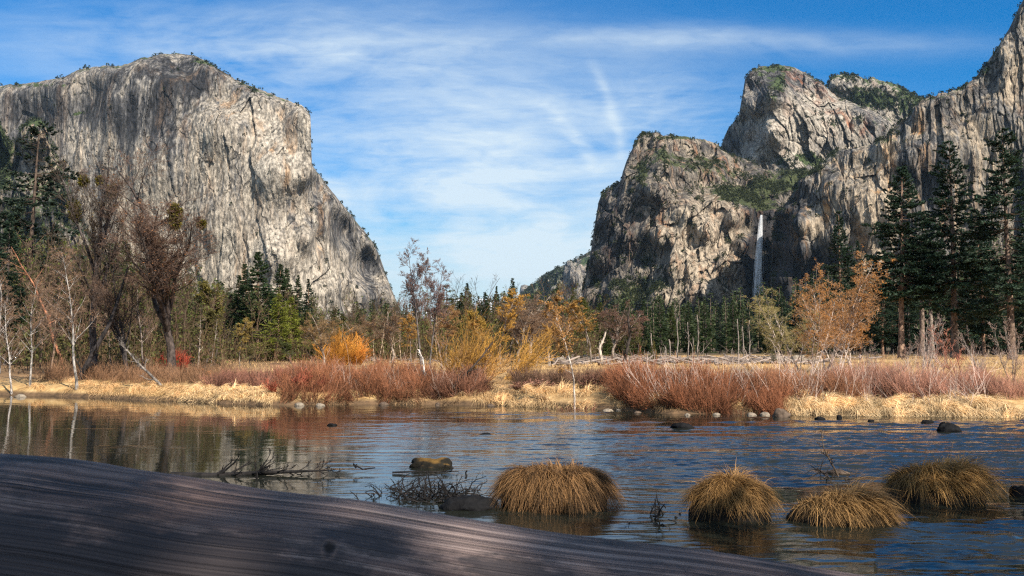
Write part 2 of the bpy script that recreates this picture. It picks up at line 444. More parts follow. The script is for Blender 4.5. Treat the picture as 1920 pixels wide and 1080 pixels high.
GREY = [(.0, (.025, .025, .028)), (.25, (.095, .092, .092)), (.5, (.21, .193, .172)), (.75, (.295, .258, .212)), (1, (.37, .33, .275))]
TAN = [(.0, (.03, .028, .030)), (.22, (.09, .082, .075)), (.5, (.175, .152, .125)), (.75, (.28, .235, .18)), (1, (.37, .31, .24))]
DARKR = [(.0, (.024, .024, .027)), (.25, (.085, .083, .084)), (.5, (.195, .18, .16)), (.75, (.28, .235, .18)), (1, (.38, .31, .23))]
ROCK_A = mat_rock('granite_grey', GREY, (0.028, 0.028, 0.0022), warm=(.32, .20, .11), bs=.8, vs=(.012, .012, .0035), ca=.8, dark=.62)
ROCK_B = mat_rock('granite_tan', TAN, (0.035, 0.035, 0.006), vegc=(.038, .046, .018), warm=(.32, .155, .075))
ROCK_C = mat_rock('granite_dark', DARKR, (0.04, 0.04, 0.0040), warm=(.36, .20, .085), vs=(.02, .02, .006), dark=.6)
ROCK_D = mat_rock('granite_high', GREY, (0.02, 0.02, 0.008), warm=(.34, .13, .06))

mountain('granite_cliff', ROCK_A, 2800,
    [(-90, 150), (-20, 160), (40, 158), (90, 150), (120, 143), (150, 130), (190, 124), (240, 121), (262, 110), (300, 102), (335, 100), (362, 104), (385, 112),
     (405, 127), (440, 148), (470, 160), (510, 177), (545, 190), (565, 198), (575, 206), (582, 216), (583, 250), (584, 290), (585, 310),
     (600, 330), (625, 362), (650, 392), (676, 425), (700, 455), (712, 480), (722, 510), (735, 545), (750, 580), (770, 620), (790, 660)],
    [(-80, 150, 520), (-60, 500, 460), (30, 200, 300), (30, 500, 300), (150, 180, 170), (150, 520, 150), (230, 200, 60), (240, 450, 60), (330, 110, 150), (320, 160, 40),
     (330, 300, 0), (330, 500, 20), (420, 160, 80), (420, 250, -40), (430, 420, -50), (440, 560, -60), (520, 200, 40), (520, 330, -80), (520, 480, -110), (530, 600, -130),
     (570, 230, -30), (570, 330, -70), (575, 450, -80), (580, 600, -120), (600, 345, 90), (600, 450, 60), (610, 560, -20), (660, 440, 230), (660, 560, 120), (700, 500, 330),
     (720, 600, 260), (760, 640, 350)],
    900, 520, 13, 'huge sheer grey granite cliff rising on the left above the bare trees', seed=3, ribs=(40, 300), ribw=.5, jag=2.6, vegflat=.12, steps=.8,
    veg=[(385, 118, 45, 9, 12, .55), (150, 212, 22, 5, -14, .55), (60, 160, 120, 6, 0, .5), (470, 165, 70, 7, 24, .40)],
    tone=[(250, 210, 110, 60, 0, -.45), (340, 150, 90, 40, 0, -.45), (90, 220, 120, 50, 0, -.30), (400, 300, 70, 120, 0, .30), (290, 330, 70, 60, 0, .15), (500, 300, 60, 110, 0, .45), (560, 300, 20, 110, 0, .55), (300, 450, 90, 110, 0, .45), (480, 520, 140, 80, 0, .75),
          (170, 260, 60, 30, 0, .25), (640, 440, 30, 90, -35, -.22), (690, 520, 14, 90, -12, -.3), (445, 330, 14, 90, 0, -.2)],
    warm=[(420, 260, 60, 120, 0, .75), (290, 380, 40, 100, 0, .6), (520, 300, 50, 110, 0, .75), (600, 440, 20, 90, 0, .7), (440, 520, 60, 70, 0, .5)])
mountain('wooded_pinnacle', ROCK_C, 2150,
    [(-120, 190), (-60, 205), (-20, 215), (4, 238), (14, 262), (24, 268), (34, 250), (46, 232), (62, 222), (80, 226), (88, 240), (96, 272), (112, 305), (128, 345), (140, 380), (160, 430), (190, 500), (240, 600), (280, 660)],
    [(-100, 300, 200), (0, 400, 60), (25, 300, 120), (65, 250, 20), (70, 400, -30), (120, 400, 80), (150, 500, 60), (220, 640, 0)],
    260, 260, 28, 'dark tree-covered granite pinnacle at the left edge in front of the big cliff', seed=23, ribs=(26, 80), jag=6, vegflat=.5,
    veg=[(5, 300, 26, 80, 0, .85), (60, 228, 30, 10, 0, .6), (110, 380, 40, 70, -20, .62), (40, 440, 70, 90, 0, .7)], tone=[(80, 300, 30, 60, 0, .2)], warm=[(75, 270, 20, 30, 0, .7)])

mountain('wooded_ridge', ROCK_D, 3500,
    [(1535, 210), (1545, 180), (1553, 162), (1557, 146), (1566, 139), (1600, 141), (1622, 147), (1640, 148), (1668, 154), (1690, 166), (1715, 177), (1738, 186), (1770, 200), (1820, 230)],
    [(1540, 200, 150), (1570, 150, 0), (1620, 180, 0), (1700, 200, 80), (1760, 220, 200), (1620, 400, -200)],
    240, 160, 26, 'distant wooded granite ridge between the right hand summits', base=420, seed=31, ribs=(30, 50), jag=5, vegflat=.5,
    veg=[(1640, 185, 90, 22, 8, .85), (1700, 190, 50, 30, 8, .7), (1600, 200, 40, 16, 0, .6)])
mountain('granite_dome', ROCK_D, 2900,
    [(1346, 300), (1351, 280), (1356, 262), (1366, 240), (1380, 224), (1386, 214), (1390, 190), (1394, 168), (1397, 148), (1406, 134), (1422, 126), (1448, 122), (1470, 123), (1490, 127),
     (1512, 138), (1528, 148), (1540, 152), (1552, 166), (1572, 182), (1600, 192), (1630, 205), (1660, 218), (1690, 232), (1720, 246), (1800, 280)],
    [(1350, 290, 420), (1362, 260, 330), (1378, 270, 240), (1400, 160, 120), (1392, 230, 200), (1406, 250, 90), (1412, 200, 0), (1420, 290, -30), (1450, 180, -60), (1450, 250, -90), (1450, 128, 150),
     (1500, 140, 170), (1500, 220, -20), (1540, 170, 160), (1550, 260, 0), (1620, 250, 60), (1700, 270, 150), (1480, 330, -100), (1600, 400, -150), (1400, 400, -100), (1800, 400, 0)],
    520, 260, 20, 'tall rounded granite summit standing above the waterfall cliff', base=430, seed=41, ribs=(34, 90), jag=2.5, lean=-.35, vegflat=.25,
    veg=[(1455, 170, 16, 55, 20, .5), (1450, 128, 50, 9, 0, .55), (1520, 300, 40, 16, 25, .8), (1460, 300, 30, 12, 0, .55), (1560, 230, 30, 10, 20, .42), (1430, 140, 20, 14, 0, .45), (1620, 225, 50, 10, 14, .45)],
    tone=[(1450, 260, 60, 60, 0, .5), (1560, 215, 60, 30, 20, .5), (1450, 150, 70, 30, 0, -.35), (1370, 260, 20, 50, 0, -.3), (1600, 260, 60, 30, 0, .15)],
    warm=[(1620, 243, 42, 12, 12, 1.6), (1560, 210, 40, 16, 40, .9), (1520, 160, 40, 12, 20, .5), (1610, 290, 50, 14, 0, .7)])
mountain('stepped_cliff', ROCK_B, 2150,
    [(1088, 640), (1092, 560), (1096, 530), (1101, 505), (1108, 470), (1112, 440), (1118, 405), (1122, 380), (1128, 364), (1142, 352), (1152, 346), (1164, 340), (1168, 322), (1176, 300), (1186, 278), (1196, 258),
     (1206, 250), (1226, 249), (1250, 254), (1290, 257), (1330, 263), (1345, 270), (1352, 281), (1380, 291), (1410, 303), (1432, 316), (1450, 320), (1480, 320), (1520, 318), (1570, 330), (1620, 350)],
    [(1090, 600, 60), (1100, 520, 150), (1112, 450, 170), (1122, 390, 190), (1150, 360, 170), (1118, 560, 10), (1135, 480, 40), (1145, 410, 70), (1160, 560, -60), (1170, 450, 20), (1172, 380, 70), (1190, 290, 220),
     (1200, 380, 60), (1207, 270, 230), (1212, 470, 50), (1200, 540, 10), (1230, 360, -20), (1240, 320, 70), (1240, 450, -40), (1230, 560, -90), (1270, 500, -60), (1280, 400, -10), (1280, 330, 160),
     (1280, 280, 300), (1330, 280, 380), (1330, 340, 260), (1340, 385, 60), (1320, 430, -20), (1330, 560, -80), (1370, 500, -40), (1375, 410, 10), (1392, 460, -10), (1390, 560, -60),
     (1402, 400, 60), (1412, 430, 150), (1425, 402, 190), (1425, 470, 190), (1425, 560, 180), (1440, 402, 190), (1450, 500, 170), (1400, 340, 330), (1400, 310, 480), (1450, 330, 480), (1440, 370, 330), (1480, 370, 360), (1500, 330, 460), (1520, 450, 200), (1600, 400, 300)],
    760, 520, 17, 'stepped tan granite cliff with brushy top left of the waterfall', seed=57, ribs=(30, 95), jag=3, lean=.22, vegflat=.22, steps=1.25, power=3.4,
    veg=[(1200, 540, 55, 22, -25, .72), (1215, 480, 22, 34, 0, .60), (1205, 320, 12, 40, 0, .62), (1390, 366, 55, 15, 12, 1.0), (1450, 350, 60, 22, -6, .85), (1430, 388, 30, 10, 0, .7), (1500, 330, 50, 20, 0, .8), (1250, 300, 70, 30, 20, .40), (1320, 320, 90, 34, 14, .42), (1300, 580, 200, 12, 0, .55), (1240, 590, 60, 22, 0, .5), (1270, 258, 60, 4, 0, .6),
         (1125, 365, 10, 10, 0, .5), (1170, 570, 50, 25, -20, .65), (1190, 400, 12, 30, 10, .42)],
    tone=[(1330, 470, 70, 90, 0, .60), (1400, 430, 24, 34, 0, .5), (1260, 440, 30, 60, 0, .2), (1427, 480, 32, 120, 0, -1.1), (1450, 480, 30, 100, 0, -.7), (1145, 450, 40, 120, 0, -.3), (1210, 560, 60, 30, 0, .2), (1300, 320, 90, 40, 10, -.1)],  # strongest dark blobs paint the shade of the waterfall recess into the rock
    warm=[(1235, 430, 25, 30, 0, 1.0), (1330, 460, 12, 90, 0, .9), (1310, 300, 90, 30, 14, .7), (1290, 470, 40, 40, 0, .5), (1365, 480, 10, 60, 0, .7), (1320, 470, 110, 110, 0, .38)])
mountain('leaning_cliff', ROCK_C, 1750,
    [(1441, 640), (1443, 560), (1446, 500), (1449, 450), (1452, 415), (1456, 398), (1468, 388), (1480, 374), (1490, 352), (1498, 334), (1520, 322), (1540, 306), (1556, 290), (1566, 281), (1600, 277), (1634, 270), (1660, 258),
     (1676, 240), (1684, 232), (1700, 222), (1712, 205), (1726, 190), (1745, 181), (1775, 173), (1800, 168), (1826, 148), (1846, 122), (1866, 96), (1882, 70), (1900, 38), (1912, 12), (1920, -2), (1950, -50), (1990, -110)],
    [(1444, 600, 330), (1448, 500, 350), (1454, 420, 330), (1466, 400, 110), (1466, 520, 70), (1490, 360, 150), (1500, 420, 40), (1505, 470, 50), (1530, 520, 95), (1500, 560, 50), (1545, 490, 75), (1520, 340, 110), (1560, 290, 130), (1560, 360, 50),
     (1570, 450, 20), (1580, 560, -20), (1620, 290, 110), (1620, 400, 0), (1630, 560, -50), (1670, 270, 70), (1672, 400, -10), (1692, 240, 80), (1690, 330, 50), (1696, 450, 10), (1712, 300, 25), (1740, 190, 60), (1740, 300, 20), (1740, 500, 0), (1800, 180, 80),
     (1800, 300, 10), (1800, 500, -10), (1850, 130, 100), (1860, 230, 30), (1850, 400, 10), (1910, 30, 120), (1910, 150, 60), (1910, 260, 10), (1920, 450, 0), (1990, 200, 60)],
    800, 560, 13, 'tall dark streaked granite cliff filling the right side behind pines', seed=77, ribs=(34, 210), jag=3.5, vegflat=.16, steps=1.1, power=3.4,
    veg=[(1740, 185, 60, 5, -8, .5), (1670, 262, 30, 8, -20, .5), (1520, 320, 50, 10, -25, .6), (1540, 560, 60, 30, 0, .4), (1850, 130, 40, 10, -55, .5), (1490, 350, 16, 14, 0, .6)],
    tone=[(1660, 320, 16, 70, 0, .95), (1640, 420, 40, 80, 0, .75), (1560, 400, 30, 60, 0, .2), (1468, 490, 40, 110, 0, -.8), (1530, 510, 40, 40, 0, -.7), (1520, 430, 22, 24, 0, .5), (1760, 260, 20, 60, 0, .25), (1740, 330, 50, 120, 0, -.15), (1850, 330, 60, 80, 0, .1), (1900, 120, 30, 60, 0, .15), (1800, 240, 120, 30, 0, .1)],  # strong dark blobs paint recess shade right of the waterfall into the rock
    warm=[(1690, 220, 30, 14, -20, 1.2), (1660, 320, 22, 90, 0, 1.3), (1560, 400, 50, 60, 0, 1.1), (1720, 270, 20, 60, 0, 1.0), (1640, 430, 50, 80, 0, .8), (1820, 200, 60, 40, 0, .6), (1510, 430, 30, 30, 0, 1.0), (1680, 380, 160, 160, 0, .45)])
# far down the valley
ROCK_E = mat_rock('granite_far', GREY, (0.02, 0.02, 0.004), vegc=(.03, .045, .02))
def mat_snow():
    m, nt, b = newmat('snow_and_rock'); co = geo_co(nt)
    n = NOISE(nt, co, .006, 6, .6); c = RAMP(nt, n, [(.44, (.22, .22, .24)), (.50, (.78, .80, .84))])
    nt.links.new(c, b.inputs['Base Color']); b.inputs['Roughness'].default_value = .8; return m
SNOW = mat_snow()
mountain('far_spire', ROCK_E, 5200,
    [(1052, 600), (1055, 560), (1056, 520), (1058, 498), (1064, 488), (1072, 489), (1078, 500), (1084, 492), (1092, 484), (1104, 480), (1118, 476), (1150, 470), (1180, 520)],
    [(1053, 600, 420), (1056, 520, 400), (1059, 500, 300), (1065, 520, 60), (1066, 600, 20), (1075, 520, 0), (1085, 560, 60), (1084, 510, 160), (1100, 500, 300), (1110, 600, 200), (1150, 500, 500)],
    150, 120, 30, 'tall pale granite spire far up the valley beside the tan cliff', base=640, seed=91, ribs=(12, 60), jag=1.5, vegflat=.1, veg=[(1098, 490, 14, 12, 0, .8)])
mountain('far_ridge', ROCK_E, 6500,
    [(940, 600), (968, 560), (985, 545), (995, 536), (1004, 529), (1018, 520), (1034, 508), (1048, 500), (1062, 496), (1090, 480), (1130, 460), (1160, 470)],
    [(940, 600, 300), (1000, 540, 0), (1050, 510, -100), (1000, 600, -400), (1060, 600, -400), (1150, 560, 0)],
    150, 100, 40, 'hazy forested ridge far up the valley left of the spire', base=640, seed=95, ribs=(20, 30), jag=1.8, vegflat=.3, veg=[(1010, 545, 50, 30, -30, .62), (1045, 520, 25, 20, -30, .6)])
mountain('far_dome', ROCK_E, 10500,
    [(972, 600), (974, 560), (975, 541), (977, 535), (984, 533), (991, 536), (1002, 531), (1020, 540), (1050, 560)],
    [(974, 560, 400), (980, 545, 0), (990, 560, 0), (1010, 540, 600)],
    50, 40, 20, 'small hazy blue granite dome at the far end of the valley', base=640, seed=99, ribs=(14, 40), jag=.6, vegflat=0)
mountain('snowy_peaks', SNOW, 15000,
    [(780, 600), (800, 585), (830, 572), (846, 566), (860, 558), (872, 568), (884, 574), (900, 560), (916, 564), (930, 566), (950, 578), (990, 560), (1004, 535), (1030, 560), (1060, 590)],
    [(800, 600, 300), (900, 560, 0), (1000, 560, 300)],
    120, 40, 120, 'small snow covered peaks low on the horizon between conifers', base=640, seed=103, ribs=(18, 20), jag=3, vegflat=0)

# scrub and small trees that cling to the cliffs: uncountable
def clump_cloud(P, size, k, seed, tall=1.0, flat=False):
    rng = np.random.default_rng(seed); g = Geo(); m = len(P)
    B = np.repeat(P, k, 0); s = np.repeat(size, k); a = rng.uniform(0, 2 * pi, m * k); zz = rng.uniform(0, 1, m * k)
    r = (1 - zz ** 1.3) * rng.uniform(.1, 1, m * k) * .42
    C = B + np.stack([np.cos(a) * r * s, np.sin(a) * r * s, zz * s * tall], 1)
    D = nrm(np.stack([np.cos(a), np.sin(a), rng.uniform(-.2, .9, m * k)], 1))
    leaves(g, C, D, s * rng.uniform(.30, .55, m * k), .8, c=rng.uniform(.1, .9, m * k))
    return g
for (nm, n, seed, h0, h1, lab, pv) in (
        ('granite_cliff', 700, 1, 5, 11, 'dark scrub and small pines on the rim of the big left cliff', 1.5),
        ('wooded_pinnacle', 1200, 2, 5, 12, 'dark conifers clinging to the pinnacle at the left edge', 1.0),
        ('granite_dome', 1500, 3, 3, 9, 'scattered scrub on the rounded summit above the waterfall', 1.5),
        ('stepped_cliff', 8000, 4, 2.5, 8, 'green scrub filling the ledges of the tan waterfall cliff', 1.2),
        ('leaning_cliff', 1500, 5, 3, 7, 'small trees and scrub on the brow of the dark right cliff', 1.5),
        ('wooded_ridge', 1400, 6, 6, 13, 'dark pines covering the ridge between the right summits', 1.0),
        ('far_ridge', 1500, 7, 12, 22, 'conifer forest on the hazy ridge far up the valley', 1.0)):
    Pf, vg, PX, PY, flat = SURF[nm]; rng = np.random.default_rng(seed)
    patch = fbm(PX / 16, PY / 12, 4, seed + 200)
    w = np.clip(vg * 1.0 + patch * .9 - .30, 0, 1) ** pv
    w[-1] = w[-1] * .2 + (.10 if nm != 'wooded_ridge' else .4) * np.clip(patch[-1] + .35, 0, 1) * 4
    w[-1] *= PX.shape[0] / 90
    w[:3] = 0
    w = w.ravel() / w.sum()
    k = rng.choice(w.size, n, p=w)
    P = Pf.reshape(-1, 3)[k].copy(); P[:, 1] += rng.uniform(-2, 6, n); P[:, 2] -= 1.0
    g = clump_cloud(P, rng.uniform(h0, h1, n), 18, seed + 9, .9)
    o = OB('hillside_scrub', g.mesh('hillside_scrub', LEAF, False), color=(.032, .042, .017) if nm != 'stepped_cliff' else (.040, .050, .018))
    tag(o, lab, 'scrub', None, 'stuff')

# waterfall: falling strands in the recess
def mat_fall():
    m, nt, b = newmat('falling_water'); co = geo_co(nt)
    b.inputs['Base Color'].default_value = (.86, .89, .93, 1); b.inputs['Roughness'].default_value = .6
    n = NOISE(nt, co, .3, 5, .6, .2, (1, 1, .12))
    tr = nt.nodes.new('ShaderNodeBsdfTransparent'); mx = nt.nodes.new('ShaderNodeMixShader')
    nt.links.new(SM(nt, n, .50, .70, .0, .25), mx.inputs[0]); nt.links.new(b.outputs[0], mx.inputs[1]); nt.links.new(tr.outputs[0], mx.inputs[2])
    nt.links.new(mx.outputs[0], nt.nodes['Material Output'].inputs[0]); return m
g = Geo(); rng = np.random.default_rng(5)
m_, n_ = 340, 34
tt = np.linspace(0, 1, n_)[None]; off = rng.normal(size=(m_, 1)); dp = rng.uniform(-1, 1, (m_, 1))
t0 = np.where(rng.random((m_, 1)) < .5, 0, rng.uniform(0, .6, (m_, 1))); t1 = np.minimum(1, t0 + rng.uniform(.35, 1, (m_, 1)))
tv = t0 + (t1 - t0) * tt
fy = 403 + 162 * tv
fx = 1428 - 8 * tv ** .7 + off * (1.0 + 3.6 * tv) + .7 * np.sin(tv * 9 + off * 3) * tv
dwf = 2150 - 22 + dp * 5
ax, bz = ray(fx, fy)
P = np.stack([ax * dwf, dwf + 0 * ax, EYE + bz * dwf], -1)
tubes(g, P, (.10 + .12 * tv) * (np.sin(np.clip((tv - t0) / (t1 - t0 + 1e-6), 0, 1) * pi) * .8 + .2), 5)
o = OB('waterfall', g.mesh('waterfall', mat_fall()))
tag(o, 'thin white waterfall dropping down the dark recess between the cliffs', 'waterfall')
# ------------------------------------------------------------------ ground and river
bank_px = [(-500, 735), (0, 741), (130, 743), (310, 752), (500, 760), (700, 758), (900, 760), (1150, 768), (1250, 775), (1480, 778), (1920, 783), (2500, 786)]
bw = np.array([on_z(a, b)[:2] for a, b in bank_px])
def bank_y(x): return np.interp(x, bw[:, 0], bw[:, 1])
MEADOW = .92
def ground_z(x, y):
    x = np.asarray(x, float); y = np.asarray(y, float)
    wob = 1.1 * fbm(x / 3.1, x * 0 + 2, 3, 400) + .5 * fbm(x / .8, x * 0 + 5, 2, 401)
    s = y - bank_y(x) - wob * .35
    far = np.interp(s, [-6, -1.2, -.1, .15, .9, 2.2, 6, 12, 400], [-1.1, -.7, -.15, .10, .42, .62, .80, MEADOW, MEADOW])
    far = far + np.where(s > .5, .10 * fbm(x / 2.3, y / 2.3, 3, 402) + .22 * fbm(x / 14, y / 14, 2, 403) * np.clip((s - 3) / 10, 0, 1), 0)
    near = np.interp(y, [-400, -20, 0, 3.0, 4.5, 7.5, 12], [2.2, 1.3, 1.05, .85, .3, -.3, -1.1])
    near = near + .06 * fbm(x / .7, y / .7, 3, 404) * (y > -30)
    return np.maximum(far, near)
def spaced(lo, hi, n, k): t = np.linspace(-1, 1, n); v = np.sinh(k * t) / np.sinh(k); return np.where(v < 0, -v * lo, v * hi)
gx = np.unique(np.concatenate([spaced(-9000, 9000, 150, 6.0), np.linspace(-62, 62, 500)]))
gy = np.unique(np.concatenate([np.linspace(-400, -20, 12), np.linspace(-15, 30, 60), np.linspace(30, 62, 160), np.linspace(62, 180, 110), np.geomspace(182, 16500, 60)]))
XX, YY = np.meshgrid(gx, gy)
ZZ = ground_z(XX, YY)
idx = np.arange(XX.size).reshape(XX.shape)
g = Geo(); g.add(np.stack([XX, YY, ZZ], -1), np.stack([idx[:-1, :-1], idx[:-1, 1:], idx[1:, 1:], idx[1:, :-1]], -1).reshape(-1, 4))
def mat_ground():
    m, nt, b = newmat('ground'); co = geo_co(nt)
    sp = nt.nodes.new('ShaderNodeSeparateXYZ'); nt.links.new(co, sp.inputs[0])
    n1 = NOISE(nt, co, .25, 5, .6); n2 = NOISE(nt, co, 2.2, 6, .65, .3); n3 = NOISE(nt, co, .06, 4, .6, 0, (.4, 1, 1))
    straw = RAMP(nt, n2, [(.30, (.20, .115, .048)), (.5, (.42, .27, .115)), (.72, (.60, .43, .22))])
    soil = RAMP(nt, n2, [(.3, (.045, .03, .018)), (.7, (.16, .10, .055))])
    litter = RAMP(nt, n1, [(.35, (.10, .06, .03)), (.65, (.26, .16, .08))])
    c = MIX(nt, SM(nt, n3, .42, .62), straw, litter)
    c = MIX(nt, SM(nt, sp.outputs[2], .30, .10), c, soil)
    c = MIX(nt, SM(nt, sp.outputs[1], 12, 8), c, soil)
    # the woods on the left and beyond the meadow stand on litter
    wl = SM(nt, M2(nt, 'ADD', sp.outputs[0], M2(nt, 'MULTIPLY', n1, 6)), -12, -17)
    wl = M2(nt, 'MULTIPLY', wl, SM(nt, sp.outputs[1], 54, 58))
    c = MIX(nt, wl, c, litter)
    c = MIX(nt, SM(nt, sp.outputs[1], 150, 220), c, (.07, .055, .03))
    nt.links.new(c, b.inputs['Base Color']); b.inputs['Roughness'].default_value = .95
    bump(nt, b, n2, .8, .12); return m
tag(OB('ground', g.mesh('ground', mat_ground())), 'straw-coloured valley meadow, river banks and river bed', 'ground', None, 'structure')

def mat_water():
    m, nt, b = newmat('river_water'); co = geo_co(nt)
    sp = nt.nodes.new('ShaderNodeSeparateXYZ'); nt.links.new(co, sp.inputs[0]); x, y, z = sp.outputs
    b.inputs['Base Color'].default_value = (.012, .014, .011, 1)
    b.inputs['IOR'].default_value = 1.33
    b.inputs['Specular IOR Level'].default_value = .5
    am = attr(nt, 'riffle')
    w2 = NOISE(nt, co, 9, 4, .6, .3, (.5, 1.0, 1), (4, 9, 0))
    nt.links.new(SM(nt, am, .05, 1.0, .01, .04), b.inputs['Roughness'])
    h = M2(nt, 'MULTIPLY', w2, M2(nt, 'ADD', M2(nt, 'MULTIPLY', am, .009), .0006))
    bump(nt, b, h, 1.0, 1.0)
    return m
# the surface itself carries the waves: quiet on the left, riffles in the middle, quick water on the right
uu = np.linspace(-.60, .60, 760); dr = 6.5 * (60 / 6.5) ** np.linspace(0, 1, 900)
UU, DD = np.meshgrid(uu, dr); XW = UU * DD; YW = DD
side = np.clip((UU + .25) / .27, 0, 1); side = side * side * (3 - 2 * side)
nearq = np.clip((DD - 13) / 9, 0, 1); nearq = np.where(UU > .36, np.maximum(nearq, .5), nearq)
patch = fbm(XW / 8.0, YW / 1.6, 4, 700) * 1.0 + fbm(XW / 2.6, YW / .42, 3, 710) * .7
pm = np.clip(patch * 3.6 + .42 + .55 * np.exp(-((UU + .02) / .14) ** 2) * (DD > 14) + .35 * (UU > .1) * np.clip((UU - .1) * 6, 0, 1), 0, 1)
left = np.clip((fbm(XW / 3.2, YW / .55, 3, 720) - .42) * 4, 0, 1) * .35
AMP = (side * .95 + .045) * (nearq * .86 + .14) * (.05 + .95 * pm) + left * (1 - side) * np.clip((DD - 14) / 6, 0, 1)
AMP = AMP * (1 + .5 * np.clip((UU - .1) * 3, 0, 1))
AMP = AMP * np.clip((bank_y(XW) - YW) / 1.5, .15, 1)
wv = 1.00 * fbm(XW / 1.30 + .3 * fbm(XW, YW, 2, 732), YW / .42, 3, 730, .6) + .5 * fbm(XW / .34, YW / .20, 2, 735, .6)
ZW = .028 * wv * AMP * (1 + .7 * np.clip((UU - .06) * 5, 0, 1)) + .0014 * fbm(XW / 1.4, YW / .7, 2, 740)
idx = np.arange(XW.size).reshape(XW.shape)
g = Geo(); g.add(np.stack([XW, YW, ZW], -1), np.stack([idx[:-1, :-1], idx[:-1, 1:], idx[1:, 1:], idx[1:, :-1]], -1).reshape(-1, 4))
nv = g.n
for sgn in (-1, 1):          # the river runs on out of sight on both sides
    xe = .60 * dr * sgn; o1 = np.stack([xe, dr, ZW[:, -1 if sgn > 0 else 0]], -1); o2 = np.stack([xe * 0 + 900 * sgn, dr, xe * 0], -1)
    k = len(dr); q = np.stack([np.arange(k - 1), np.arange(k - 1) + k, np.arange(1, k) + k, np.arange(1, k)], -1)
    g.add(np.concatenate([o1, o2]), q if sgn > 0 else q[:, ::-1])
xs = np.array([-900, 900.0]); g.add([(-900, 2.5, 0), (900, 2.5, 0), (900, 6.5, 0), (-900, 6.5, 0)], [(0, 1, 2, 3)])
rf = np.concatenate([AMP.ravel(), np.full(g.n - nv, .3)])
tag(OB('river_water', g.mesh('river_water', mat_water(), True, {'riffle': rf})), 'dark rippled river with sky and tree reflections', 'river', None, 'structure')

# ------------------------------------------------------------------ grass drapes
def blades(P, az, L, up, droop, width, rng, seg=6):     # P (m,3), az direction of lean; returns ribbon geometry
    m = len(P); t = np.linspace(0, 1, seg)[None, :, None]
    out = np.stack([np.cos(az), np.sin(az), 0 * az], -1)[:, None]
    L = L[:, None, None]; up = up[:, None, None]; dr = droop[:, None, None]
    C = P[:, None] + out * L * (t * .55 + .45 * t * t) * (1 - .3 * up) + np.array([0, 0, 1.0]) * L * (up * t * 1.1 - dr * t * t)
    side = np.stack([-np.sin(az), np.cos(az), 0 * az], -1) + rng.normal(size=(m, 3)) * .35
    side = nrm(side)[:, None] * (width[:, None, None] * .5) * (1 - t * .85)
    return C, side
def add_ribbons(g, C, S, c):
    m, n, _ = C.shape; v = np.stack([C - S, C + S], 2)
    idx = np.arange(m * n * 2).reshape(m, n, 2)
    q = np.stack([idx[:, :-1, 0], idx[:, :-1, 1], idx[:, 1:, 1], idx[:, 1:, 0]], -1).reshape(-1, 4)
    g.add(v, q, c=np.repeat(c, n * 2))

